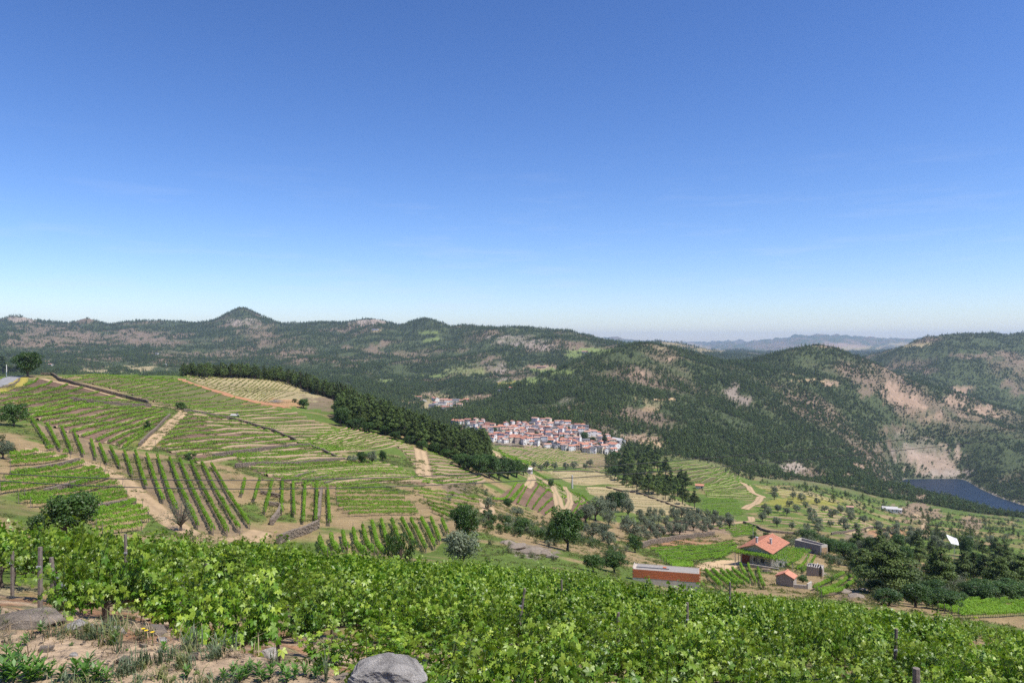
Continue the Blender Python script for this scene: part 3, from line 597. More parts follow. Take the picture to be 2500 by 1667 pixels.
# haze
if HAZE_DENSITY > 0:
    hm, N, K_ = new_mat('haze_air')
    o = N.new('ShaderNodeOutputMaterial'); pv = N.new('ShaderNodeVolumePrincipled')
    pv.inputs['Color'].default_value = (0.62, 0.79, 1.0, 1); pv.inputs['Density'].default_value = HAZE_DENSITY; pv.inputs['Anisotropy'].default_value = 0.2
    K_.new(pv.outputs[0], o.inputs['Volume'])
    zmax = float(Z.max()) + 60
    zmin = float(Z.min()) - 20
    hz = link('haze', qmesh('haze', box_q((0, 11500, (zmax + zmin) / 2), (50000, 24200, zmax - zmin)), hm))
    hb = hz.data
    import bmesh
    bm_ = bmesh.new(); bm_.from_mesh(hb); bmesh.ops.remove_doubles(bm_, verts=bm_.verts, dist=.01); bmesh.ops.recalc_face_normals(bm_, faces=bm_.faces); bm_.to_mesh(hb); bm_.free()
    tag(hz, 'thin blue haze of the valley air', kind='stuff')

# ------------------------------------------------------------------ foliage builders
def unit(a): return a / (np.linalg.norm(a, axis=-1, keepdims=True) + 1e-9)
def leaf_quads(c, nrm, size, asp=0.8, rng=RNG, fold=0.0):
    """quads centred at c with normals nrm"""
    n = len(c); r = unit(rng.normal(size=(n, 3)))
    t = unit(np.cross(nrm, r)); b = np.cross(nrm, t)
    s = (np.asarray(size) * np.ones(n))[:, None] * .5
    q = np.stack([c - t * s * asp * .7, c - b * s, c + t * s * asp * .9, c + b * s], 1)
    if fold: q[:, 1] += nrm * s * fold; q[:, 3] += nrm * s * fold
    return q
def crown(centers, radii, n, leaf, rng, squash=0.8, up=.3):
    centers = np.asarray(centers, float); radii = np.asarray(radii, float)
    w = radii ** 2; k = rng.choice(len(radii), n, p=w / w.sum())
    d = unit(rng.normal(size=(n, 3)) + np.array([0, 0, .25]))
    rr = radii[k][:, None] * (rng.uniform(.55, 1.08, (n, 1)))
    c = centers[k] + d * rr * np.array([1, 1, squash])
    nr = unit(d * .7 + rng.normal(size=(n, 3)) * .45 + np.array([0, 0, up]))
    ct = rng.random(len(radii))
    return leaf_quads(c, nr, leaf * rng.uniform(.7, 1.3, n), .85, rng), np.clip(ct[k] * .55 + rng.random(n) * .5, 0, 1)
def tree_parts(kind, H, W, n, leaf, seed):
    rng = np.random.default_rng(seed)
    trunk = []
    if kind == 'pine':
        cs, rs = [], []
        K0 = 15 if n > 300 else 8
        for i in range(K0):
            t = (i + .5) / K0; h = (.32 + .64 * t) * H
            rad = W * .5 * (1 - t ** 1.5) * .95 + .05 * W
            a = i * 2.4 + rng.uniform(0, .8); off = rad * rng.uniform(.35, .85)
            cs.append([off * math.cos(a), off * math.sin(a), h]); rs.append(max(rad * .55, .12 * W) * rng.uniform(.8, 1.2))
            if n > 300: trunk.append(tube_q([[0, 0, h - .12 * H], [off * .9 * math.cos(a), off * .9 * math.sin(a), h]], [.018 * H * (1 - t * .6), .008 * H], 4))
        cs.append([0, 0, H * .93]); rs.append(.12 * W)
        lean = rng.uniform(-.02, .02, 2) * H
        trunk.append(tube_q([[0, 0, -.04 * H], [lean[0], lean[1], .4 * H], [0, 0, .92 * H]], [.026 * H, .02 * H, .006 * H], 5))
        Q, t = crown(cs, rs, n, leaf, rng, .55, .35)
    elif kind in ('oak', 'olive', 'bush', 'upright'):
        k = {'oak': 24, 'olive': 16, 'bush': 9, 'upright': 14}[kind]
        base = {'oak': .30, 'olive': .32, 'bush': .08, 'upright': .10}[kind]
        cs, rs = [], []
        for i in range(k):
            a = i * 2.399 + rng.uniform(-.3, .3); t = (i + .5) / k
            zz = base + (1 - base) * (t ** .9) * .82 + rng.uniform(-.04, .04)
            env = math.sqrt(max(.05, 1 - ((zz - .55) / .52) ** 2)) if kind != 'bush' else math.sqrt(max(.1, 1 - zz ** 2))
            off = W * .5 * env * rng.uniform(.3, .9)
            cs.append([off * math.cos(a), off * math.sin(a), zz * H]); rs.append(W * rng.uniform(.10, .24))
            if kind != 'bush' or i % 2 == 0:
                trunk.append(tube_q([[0, 0, H * base * .6], [off * .5 * math.cos(a), off * .5 * math.sin(a), H * (base + zz) * .5], [off * .9 * math.cos(a), off * .9 * math.sin(a), zz * H]], [.022 * H, .015 * H, .006 * H], 4))
        trunk.append(tube_q([[0, 0, -.05 * H], [.02 * H, 0, .2 * H], [0, 0, .55 * H]], [.045 * H, .035 * H, .015 * H], 6))
        Q, t = crown(cs, rs, n, leaf, rng, .85, .3)
        if kind == 'upright':
            m = rng.random(n) < .5
            Q[m, 0, 2] -= leaf * .5; Q[m, 2, 2] += leaf * 1.1
    return Q, t, np.concatenate(trunk)
PROTO = {}
def tree_proto(key, kind, H, W, n, leaf, mat, seed, bark='bark'):
    Q, t, T = tree_parts(kind, H, W, n, leaf, seed)
    PROTO[key] = (H, W, qmesh('crown', Q, M[mat], tint=t), qmesh('trunk', T, M[bark]))
def tree_single(name, kind, H, W, n, leaf, mat, seed):
    Q, t, T = tree_parts(kind, H, W, n, leaf, seed)
    me = qmesh(name, np.concatenate([Q, T]), [M[mat], M['bark']], mi=np.r_[np.zeros(len(Q)), np.ones(len(T))], tint=np.r_[t, np.zeros(len(T))])
    return me
for i in range(4):
    tree_proto('pine%d' % i, 'pine', 11, 6.0, 3200, .44, 'pine', 100 + i)
    tree_proto('oak%d' % i, 'oak', 8, 7.6, 5200, .38, 'oak', 120 + i)
    tree_proto('olive%d' % i, 'olive', 5, 5.2, 3000, .25, 'olive', 140 + i)
    tree_proto('bush%d' % i, 'bush', 3, 4.0, 1500, .27, 'oak', 160 + i)
    tree_proto('scrub%d' % i, 'bush', 2.4, 3.2, 700, .20, 'scrub', 180 + i)
tree_proto('upright0', 'upright', 5, 4.4, 2600, .20, 'oak', 200)
tree_proto('fruit0', 'oak', 5, 5.2, 1100, .16, 'olive', 201, 'bark')
tree_proto('lime0', 'oak', 5, 5, 1600, .22, 'lime', 202)
tree_proto('bigpine0', 'pine', 16, 12, 8500, .5, 'pine', 203)
tree_proto('bigpine1', 'pine', 16, 11, 8500, .5, 'pine', 204)
_tid = [0]
def plant_tree(key, u, v, hpx, wpx, name, label, cat, group=None, dmin=75, rz=None, sink=.0):
    H, W, cm, tm = PROTO[key]
    p = P(u, v, dmin)
    return put_tree(key, p, hpx * p[1] / F, (wpx or hpx * W / H) * p[1] / F, name, label, cat, group)
def put_tree(key, p, h, w, name, label, cat, group=None):
    H, W, cm, tm = PROTO[key]
    e = link(name, None, loc=(p[0], p[1], float(height(p[0], p[1]))), rz=RNG.uniform(0, 6.28), scale=(w / W, w / W, h / H))
    tag(e, label, cat, group)
    link('crown', cm, e); link('trunk', tm, e)
    return e

# ------------------------------------------------------------------ scatter by geometry nodes, for masses nobody could count
def proto_collection(name, meshes):
    c = bpy.data.collections.new(name)
    for i, me in enumerate(meshes):
        o = bpy.data.objects.new('%s_%02d' % (name, i), me); c.objects.link(o)
    return c
def scatter(name, pts, scl, idx, coll, label, cat=None):
    n = len(pts); me = bpy.data.meshes.new(name); me.vertices.add(n); me.vertices.foreach_set('co', np.asarray(pts, np.float32).reshape(-1))
    a = me.attributes.new('scl', 'FLOAT_VECTOR', 'POINT'); a.data.foreach_set('vector', np.asarray(scl, np.float32).reshape(-1))
    a = me.attributes.new('rot', 'FLOAT_VECTOR', 'POINT'); r = np.zeros((n, 3), np.float32); r[:, 2] = RNG.uniform(0, 6.28, n); a.data.foreach_set('vector', r.reshape(-1))
    a = me.attributes.new('idx', 'INT', 'POINT'); a.data.foreach_set('value', np.asarray(idx, np.int32))
    me.update()
    g = bpy.data.node_groups.new(name + '_nodes', 'GeometryNodeTree')
    g.interface.new_socket('Geometry', in_out='INPUT', socket_type='NodeSocketGeometry'); g.interface.new_socket('Geometry', in_out='OUTPUT', socket_type='NodeSocketGeometry')
    N = g.nodes; i_ = N.new('NodeGroupInput'); o_ = N.new('NodeGroupOutput'); ip = N.new('GeometryNodeInstanceOnPoints'); ci = N.new('GeometryNodeCollectionInfo')
    ci.inputs['Collection'].default_value = coll; ci.inputs['Separate Children'].default_value = True; ci.inputs['Reset Children'].default_value = True
    ip.inputs['Pick Instance'].default_value = True
    def na(nm, ty):
        q = N.new('GeometryNodeInputNamedAttribute'); q.data_type = ty; q.inputs['Name'].default_value = nm; return q.outputs[0]
    eu = N.new('FunctionNodeEulerToRotation')
    g.links.new(na('rot', 'FLOAT_VECTOR'), eu.inputs[0])
    g.links.new(i_.outputs[0], ip.inputs['Points']); g.links.new(ci.outputs[0], ip.inputs['Instance'])
    g.links.new(na('idx', 'INT'), ip.inputs['Instance Index']); g.links.new(eu.outputs[0], ip.inputs['Rotation']); g.links.new(na('scl', 'FLOAT_VECTOR'), ip.inputs['Scale'])
    g.links.new(ip.outputs[0], o_.inputs[0])
    ob = link(name, me); md = ob.modifiers.new('scatter', 'NODES'); md.node_group = g
    tag(ob, label, cat, kind='stuff'); return ob

FARP = [tree_single('far_pine', 'pine', 10, 5.0, 130, 1.1, 'pine', 300 + i) for i in range(4)] + [tree_single('far_bush', 'oak', 6, 6.0, 120, .95, 'scrub', 310 + i) for i in range(3)] + [tree_single('far_oak', 'oak', 7, 6.5, 130, .95, 'oak', 320 + i) for i in range(2)]
farcoll = proto_collection('far_tree', FARP)
# expected trees per ground cell
dl = lg[1] - lg[0]; du = ug[1] - ug[0]
area = (dl * DD) * (du / F * DD)
dens = np.interp(DD, [950, 1500, 2300, 3200, 5000, 9500], [.075, .055, .032, .014, .006, .0014])
vis = (VV - 12 * F / DD <= np.vstack([np.full((1, NU), 9e9), RMIN[:-1]])) & (UU > -60) & (UU < 2560)
VILLAGE = [(1113,1034),(1119,1029),(1164,1027),(1212,1040),(1246,1039),(1287,1034),(1315,1029),(1386,1034),(1430,1046),(1470,1066),(1506,1080),(1515,1106),(1483,1109),(1433,1106),(1381,1101),(1324,1090),(1280,1088),(1255,1080),(1200,1080),(1180,1060),(1143,1047)]
BELOW = [(1190,1075),(1300,1080),(1440,1104),(1540,1140),(1560,1260),(1400,1300),(1180,1120)]
notree = pip(UU, VV, VILLAGE) & (DD > 900) & (DD < 1300)
notree |= pip(UU, VV, BELOW) & (DD < 1100)
notree |= (Z < -329.4) & (DD > 1200)
lam = area * dens * DENS * vis * (~notree) * (DD > 950) * (DD < 9700)
cnt = RNG.poisson(np.minimum(lam, 60))
jj, ii_ = np.nonzero(cnt); rep = cnt[jj, ii_]; jj = np.repeat(jj, rep); ii_ = np.repeat(ii_, rep)
fd = np.exp(lg[jj] + RNG.uniform(-.5, .5, len(jj)) * dl); fu = ug[ii_] + RNG.uniform(-.5, .5, len(jj)) * du
fx = (fu - U0) / F * fd; fz = height(fx, fd)
# kind: pines on the left and middle hills, rounder scrub and oak towards the reservoir and beyond
pp = .62 + .3 * (vn(fx / 260, fd / 260, 71) - .5) * 2
right = sm(fu, 1620, 2050); pp = pp * (1 - right * .75)
isp = RNG.random(len(fx)) < pp
oakp = RNG.random(len(fx)) < .35
idx = np.where(isp, RNG.integers(0, 4, len(fx)), np.where(oakp, RNG.integers(7, 9, len(fx)), RNG.integers(4, 7, len(fx))))
s = RNG.uniform(.55, 1.25, len(fx)) * np.interp(fd, [900, 2500, 5000, 9000], [.95, 1.0, 1.5, 2.4]) * np.where(isp, 1, .8)
dn = DENS[jj, ii_]; s *= np.where(dn < .4, .62, 1.0)
print('far trees', len(fx))
scatter('far_forest', np.stack([fx, fd, fz - .3], 1), np.stack([s, s, s * RNG.uniform(.85, 1.25, len(fx))], 1), idx, farcoll, 'dark pine and scrub forest covering the far hillsides')

# ------------------------------------------------------------------ near masses: scrub on the slopes between the fields
SCR_ZONES = [ # polygon, density per m2, d0, d1, pine share, scale
 ([(1840,1175),(2000,1190),(2200,1235),(2500,1275),(2500,1420),(2300,1400),(2120,1340),(2080,1300),(2140,1285),(2060,1235),(1950,1205)], .015, 260, 1250, .05, .8),
 ([(1200,1255),(1290,1290),(1420,1305),(1560,1360),(1500,1400),(1330,1385),(1180,1340),(1150,1280)], .05, 115, 360, 0, .55),
 ([(1100,1160),(1190,1195),(1230,1250),(1320,1262),(1400,1290),(1300,1300),(1180,1270),(1090,1225)], .035, 150, 420, 0, .55),
 ([(1480,1120),(1560,1140),(1640,1190),(1700,1230),(1720,1265),(1640,1235),(1540,1195),(1480,1165)], .03, 400, 950, .3, .8),
 ([(1960,1300),(2100,1330),(2150,1400),(2060,1420),(1990,1360),(1900,1320)], .05, 150, 420, 0, .8),
 ([(2060,1400),(2500,1390),(2520,1470),(2380,1470),(2250,1480),(2110,1460)], .09, 118, 300, .0, .9),
 ([(1180,1065),(1210,1060),(1500,1120),(1540,1145),(1480,1115),(1250,1085)], .01, 700, 1100, 0, .6),
 ([(1500,1085),(1620,1095),(1700,1105),(1850,1160),(1830,1180),(1700,1122),(1540,1125),(1500,1105)], .03, 850, 1150, .3, .8),
 ([(0,1060),(40,1090),(60,1150),(0,1170)], .05, 100, 200, 0, .7),
 ([(600,1335),(800,1330),(1000,1375),(1100,1400),(900,1395),(650,1370)], .03, 100, 130, 0, .35),
]
nbm = [tree_single('near_scrub', 'bush', 2.4, 3.2, 420, .24, 'scrub', 400 + i) for i in range(3)] + [tree_single('near_bush', 'bush', 3, 3.6, 480, .24, 'oak', 410 + i) for i in range(2)] + [tree_single('near_olive', 'olive', 4, 4.2, 420, .3, 'olive', 420)] + [tree_single('near_pine', 'pine', 10, 5, 420, .6, 'pine', 430)]
nbc = proto_collection('near_scrub', nbm)
pts, scl, ids = [], [], []
for poly, dn, d0, d1, psh, scb in SCR_ZONES:
    ms = pip(UU, VV, poly) & (DD > d0) & (DD < d1) & (VV <= np.vstack([np.full((1, NU), 9e9), RMIN[:-1]]) + 6)
    lam = area * dn * ms * (.25 + 1.5 * sm(fbm(X / 22, Y / 22, 3, 81), .42, .6))
    cnt = RNG.poisson(lam); a, b = np.nonzero(cnt); r = cnt[a, b]; a = np.repeat(a, r); b = np.repeat(b, r)
    d = np.exp(lg[a] + RNG.uniform(-.5, .5, len(a)) * dl); u = ug[b] + RNG.uniform(-.5, .5, len(a)) * du; x = (u - U0) / F * d
    pts.append(np.stack([x, d, height(x, d) - .1], 1)); q = RNG.uniform(.45, 1.25, len(a)) * scb; scl.append(np.stack([q, q, q * RNG.uniform(.8, 1.2, len(a))], 1))
    ids.append(np.where(RNG.random(len(a)) < psh, 6, RNG.choice([0, 1, 2, 3, 4, 5], len(a), p=[.22, .22, .2, .12, .12, .12])))
pts = np.concatenate(pts); scl = np.concatenate(scl); ids = np.concatenate(ids)
print('scrub', len(pts))
scatter('hillside_scrub', pts, scl, ids, nbc, 'low scrub and wild bushes on the slopes between the fields')

# grassy tufts over the mid ground so that soil is not bare paint
gm = []
for k in range(3):
    rng = np.random.default_rng(500 + k); n = 26
    c = np.stack([rng.normal(0, .35, n), rng.normal(0, .35, n), np.full(n, .12)], 1)
    Q = leaf_quads(c, unit(rng.normal(size=(n, 3)) * [1, 1, .3]), .32 * rng.uniform(.6, 1.4, n), .35, rng); gm.append(qmesh('tuft', Q, M['grass'], tint=rng.random(n)))
tc_ = proto_collection('grass_tuft', gm)
okz = (DD > 75) & (DD < 330) & (VV <= np.vstack([np.full((1, NU), 9e9), RMIN[:-1]]) + 2) & (UU > -40) & (UU < 2540)
lam = area * .30 * okz * sm(n1, .42, .6)
cnt = RNG.poisson(lam); a, b = np.nonzero(cnt); r = cnt[a, b]; a = np.repeat(a, r); b = np.repeat(b, r)
d = np.exp(lg[a] + RNG.uniform(-.5, .5, len(a)) * dl); u = ug[b] + RNG.uniform(-.5, .5, len(a)) * du; x = (u - U0) / F * d
q = RNG.uniform(.5, 1.5, len(a)) * np.interp(d, [75, 330], [.8, 1.6])
print('tufts', len(a))
scatter('dry_grass', np.stack([x, d, height(x, d)], 1), np.stack([q, q, q], 1), RNG.integers(0, 3, len(a)), tc_, 'dry and green grass tufts between the vine rows')

# ------------------------------------------------------------------ tracks and roads
TRK = []
def strip(name, pts, width, label, cols, dmin=75, mat='track', lift=.06, nx=7, kind='structure', edge=.12, cat=None):
    W = PL(pts, dmin)[:, :2]
    W = resample(W, max(8, int(np.sum(np.linalg.norm(np.diff(W, axis=0), axis=1)) / 1.2)))
    for _ in range(3): W[1:-1] = (W[:-2] + W[1:-1] * 2 + W[2:]) / 4
    t = np.gradient(W, axis=0); t /= np.linalg.norm(t, axis=1)[:, None] + 1e-9; nn = np.stack([-t[:, 1], t[:, 0]], 1)
    wv = width * (1 + edge * (fbm(W[:, 0] / 3, W[:, 1] / 3, 3, 91) - .5) * 2)
    s = np.linspace(-.5, .5, nx)
    XY = W[:, None, :] + nn[:, None, :] * (s[None, :, None] * wv[:, None, None])
    z = height(XY[..., 0], XY[..., 1]) + lift + .0004 * XY[..., 1]
    z[:, 0] -= .1; z[:, -1] -= .1
    V = np.concatenate([XY, z[..., None]], -1).reshape(-1, 3)
    n = len(W); a = np.arange(n - 1)[:, None] * nx + np.arange(nx - 1)[None, :]
    Fq = np.stack([a, a + 1, a + 1 + nx, a + nx], -1).reshape(-1, 4)
    TRK.append((W, width))
    c1, c2 = cols; ph = np.abs(np.abs(s) - .26) < .14
    cc = np.where(ph[None, :, None], np.array(c1), np.array(c2)) * np.ones((n, 1, 1))
    cc = cc * (.85 + .3 * fbm(XY[..., 0] / 1.5, XY[..., 1] / 1.5, 3, 93))[..., None]
    o = link(name, gmesh(name, V, Fq, M[mat], cc.reshape(-1, 3))); tag(o, label, cat, kind=kind); return o
SA = (C_SAND * 1.05, C_SAND * .8); SB = (C_SAND, C_BEI * .8)
strip('dirt_track', [(60,1095),(117,1107),(180,1121),(261,1148),(300,1170),(330,1200),(375,1239),(420,1278),(468,1303),(540,1318),(600,1320),(640,1298)], 3.9, 'wide sandy track curving down beside the fan of vine rows', (C_SAND * .95, C_SAND * .78))
strip('dirt_track', [(351,1098),(375,1074),(420,1032),(440,1014),(447,1006),(432,999),(399,993),(366,987)], 3.6, 'pale farm track bending up the left hillside', SA, 90)
strip('dirt_track', [(102,924),(150,936),(210,948),(270,965),(324,981)], 3.0, 'narrow pale track running under the long hilltop wall', SA, 150)
strip('dirt_track', [(440,925),(490,943),(560,966),(640,985),(700,995)], 6.0, 'reddish earth track below the dry hilltop field', (C_RED * 1.1, C_RED), 200)
strip('dirt_track', [(1025,1098),(1030,1120),(1033,1140),(1035,1166)], 6.0, 'straight pale ramp climbing to the pine wood', SA, 150)
strip('dirt_track', [(1170,1218),(1186,1228),(1191,1241),(1186,1256)], 4.5, 'short pale bend of track above the dark oak', SA, 130)
strip('dirt_track', [(1288,1150),(1300,1160),(1303,1170),(1295,1180),(1285,1190)], 4.5, 'looping track on top of the rounded spur', SB, 200)
strip('dirt_track', [(1305,1160),(1329,1174),(1350,1188),(1361,1214),(1367,1240),(1371,1252)], 5.0, 'sandy track descending the middle of the spur', SB, 200)
strip('dirt_track', [(1378,1188),(1390,1205),(1393,1226),(1386,1240),(1378,1252)], 3.6, 'second sandy track on the spur beside the rows', SB, 200)
strip('dirt_track', [(1205,1102),(1217,1111),(1219,1121),(1214,1130)], 4.5, 'track curving behind the dark thicket', SA, 350)
strip('dirt_track', [(1807,1177),(1836,1202),(1862,1212),(1850,1225),(1828,1236),(1817,1243)], 5.5, 'pale track rounding the contour planted knoll', SA, 350)
strip('dirt_track', [(1833,1262),(1836,1272),(1800,1276),(1750,1281),(1690,1278)], 4.0, 'pale track under the small bright field', SA, 250)
strip('dirt_track', [(1951,1231),(2037,1250),(2117,1279),(2133,1285),(2110,1294),(2069,1304)], 4.0, 'earth track along the olive terraces', SB, 250)
strip('dirt_track', [(1722,1392),(1764,1378),(1801,1371),(1834,1373),(1858,1382)], 9.5, 'pale sandy yard in front of the farmhouse', (C_SAND * 1.25, C_SAND * 1.15), 150)
strip('dirt_track', [(1858,1384),(1900,1398),(1925,1402)], 3.0, 'dirt path from the yard to the small stone shed', SB, 150)
strip('dirt_track', [(2236,1255),(2254,1272),(2262,1300),(2258,1312)], 5.0, 'short steep track through the tan terraces', SA, 350)
strip('dirt_track', [(1560,1075),(1600,1080),(1620,1092),(1628,1105)], 9.0, 'pale gravel road at the foot of the pine hill', (C_SAND * 1.1, C_SAND), 900)
strip('dirt_track', [(1595,977),(1620,975),(1648,974)], 9.0, 'light road cut across the pine hill', (C_SAND * 1.2, C_SAND), 1100)
strip('asphalt_road', [(-30,948),(0,938),(18,930),(30,923),(40,919)], 6.5, 'grey road bend at the left edge of the hilltop', ((.24,.235,.23), (.22,.215,.21)), 100, lift=.2)
strip('verge', [(-30,960),(0,952),(30,944),(46,932),(50,922)], 7.0, 'yellow flowering verge beside the road bend', (C_YEL * 1.1, C_YEL * .7 + C_GRS * .3), 100, lift=.12)

# ------------------------------------------------------------------ dry stone walls
def stone_wall(pts, h, label, thick=.55, dmin=75, mat='stone', name='stone_wall', stone=.42, cat='wall', lean=0.0):
    Wp = PL(pts, dmin)[:, :2]; Ln = np.sum(np.linalg.norm(np.diff(Wp, axis=0), axis=1))
    W = resample(Wp, max(3, int(Ln / stone))); rng = np.random.default_rng(int(abs(pts[0][0] * 7 + pts[0][1])))
    st = []; h = h * .85
    core = []
    for a, b in zip(W[:-1], W[1:]):
        m = (a + b) / 2; rz = math.atan2(b[1] - a[1], b[0] - a[0]); z0 = float(height(m[0], m[1]))
        core.append(box_q((m[0], m[1], z0 + h * .42), (np.linalg.norm(b - a) * 1.05, thick * .7, h * .95), rz))
        nc = max(2, int(h / (stone * .55)))
        for k in range(nc):
            if rng.random() < .04: continue
            st.append(box_q((m[0] + rng.uniform(-.08, .08), m[1] + rng.uniform(-.08, .08), z0 + (k + .5) * h / nc + rng.uniform(-.04, .04)), (stone * rng.uniform(.75, 1.2), thick * rng.uniform(.9, 1.15), h / nc * rng.uniform(.75, 1.05)), rz + rng.uniform(-.12, .12), .12, rng))
    st = np.concatenate(st)
    o = link(name, qmesh(name, np.concatenate(core), M[mat])); tag(o, label, cat)
    s = link('stones', qmesh('stones', st, M[mat]), o); s['kind'] = 'stuff'
    return o
WALLS = [
 ([(100,916),(126,916),(150,931),(200,945),(250,957),(310,972),(362,985)], 1.8, 'long brown stone wall along the top of the left hillside', 150),
 ([(448,1005),(500,1013),(560,1024),(620,1041),(670,1056),(722,1078)], 1.8, 'long stone wall slanting down below the bright upper field', 150),
 ([(172,978),(230,986),(290,991),(368,994)], 1.7, 'dark stone wall crossing the left hillside', 150),
 ([(340,1090),(375,1055),(415,1016)], 1.2, 'stone edge along the inside of the pale bend', 120),
 ([(520,1120),(600,1108),(690,1096),(757,1091)], 1.8, 'stone terrace wall above the middle terraces', 120),
 ([(757,1091),(795,1105),(822,1118)], 1.3, 'short stone wall running down to the grey bushes', 150),
 ([(575,1143),(640,1137),(720,1137),(842,1126)], 1.6, 'long low stone wall across the middle terraces', 120),
 ([(720,1170),(745,1161),(770,1157)], 1.2, 'short stone wall among the middle terraces', 110),
 ([(750,1175),(775,1173),(800,1168)], 1.2, 'stubby stone wall beside the middle terraces', 110),
 ([(793,1184),(820,1176),(860,1172)], 1.1, 'broken stone wall at the end of the middle terraces', 110),
 ([(636,1206),(660,1211),(690,1217)], 1.1, 'upper weathered stone block above the orange flowers', 100),
 ([(645,1232),(668,1236),(690,1238)], 1.1, 'lower stone block beneath the orange flowers', 100),
 ([(688,1240),(680,1258),(662,1282)], 1.3, 'ruined stone wall descending from the stone blocks', 100),
 ([(785,1200),(781,1225),(780,1250),(776,1272)], 1.3, 'thick rubble bank pointing down the slope', 100),
 ([(678,1328),(719,1312),(750,1302),(777,1289)], 1.7, 'terrace wall holding up the short rows', 95),
 ([(31,1162),(76,1153),(120,1144),(153,1138),(192,1127)], 1.1, 'stone wall between the first and second left terraces', 85),
 ([(110,1206),(136,1200),(170,1190),(204,1179),(240,1170)], 1.1, 'stone wall between the second and third left terraces', 85),
 ([(204,1256),(240,1246),(272,1237),(330,1228)], 1.1, 'stone wall above the lowest left terrace', 85),
 ([(1568,1338),(1600,1328),(1640,1320),(1700,1312),(1744,1307)], 2.2, 'reddish stone wall below the olive grove', 150),
 ([(1815,1276),(1850,1288),(1880,1300),(1960,1306)], 1.4, 'long dark wall behind the farmhouse', 200),
 ([(2030,1306),(2080,1298),(2133,1288),(2170,1298),(2205,1312)], 1.6, 'angled stone wall around the brown field', 250),
 ([(1480,1190),(1560,1205),(1640,1235),(1700,1255),(1740,1275)], 1.3, 'broken stone edge of the pale dry field', 250),
 ([(1350,1152),(1420,1151),(1500,1155)], 1.5, 'reddish terrace bank under the line of olives', 450),
 ([(1210,1088),(1250,1090),(1280,1092)], 2.5, 'pale terrace wall below the village gardens', 700),
 ([(-10,951),(15,947),(38,938),(48,926)], 1.0, 'low wall edging the flowering verge', 100),
]
for p_, h_, lb_, dm_ in WALLS: stone_wall(p_, h_, lb_, dmin=dm_)

# ------------------------------------------------------------------ vine rows of the middle distance
ORD_ = 'first second third fourth fifth sixth seventh eighth ninth tenth eleventh twelfth thirteenth fourteenth fifteenth sixteenth seventeenth eighteenth nineteenth twentieth twenty-first twenty-second twenty-third twenty-fourth twenty-fifth'.split()
TENS = ['', '', 'twenty', 'thirty', 'forty', 'fifty', 'sixty', 'seventy']
ORD = ORD_[:20] + [TENS[t] + ('-' + ORD_[o - 1] if o else '') if o else {20: 'twentieth', 30: 'thirtieth', 40: 'fortieth', 50: 'fiftieth', 60: 'sixtieth'}[t * 10] for t in range(2, 7) for o in range(10)][1:]
ORD = ORD_[:20] + ORD[20:]
STY = {'lush': (1.45, .62, .93, 'vinefar'), 'tidy': (1.5, .6, .96, 'vinefar'), 'terr': (1.15, .85, .95, 'vinefar'), 'thin': (1.1, .5, .84, 'vinefar'), 'young': (.75, .45, .72, 'vineyoung')}
nq = 0
big = sorted(range(len(ROWS)), key=lambda i: -np.sum(np.linalg.norm(np.diff(ROWS[i][3], axis=0), axis=1)) / ROWS[i][3][:, 1].mean() ** 2)
INDIV = set(big[:296]); REST = []
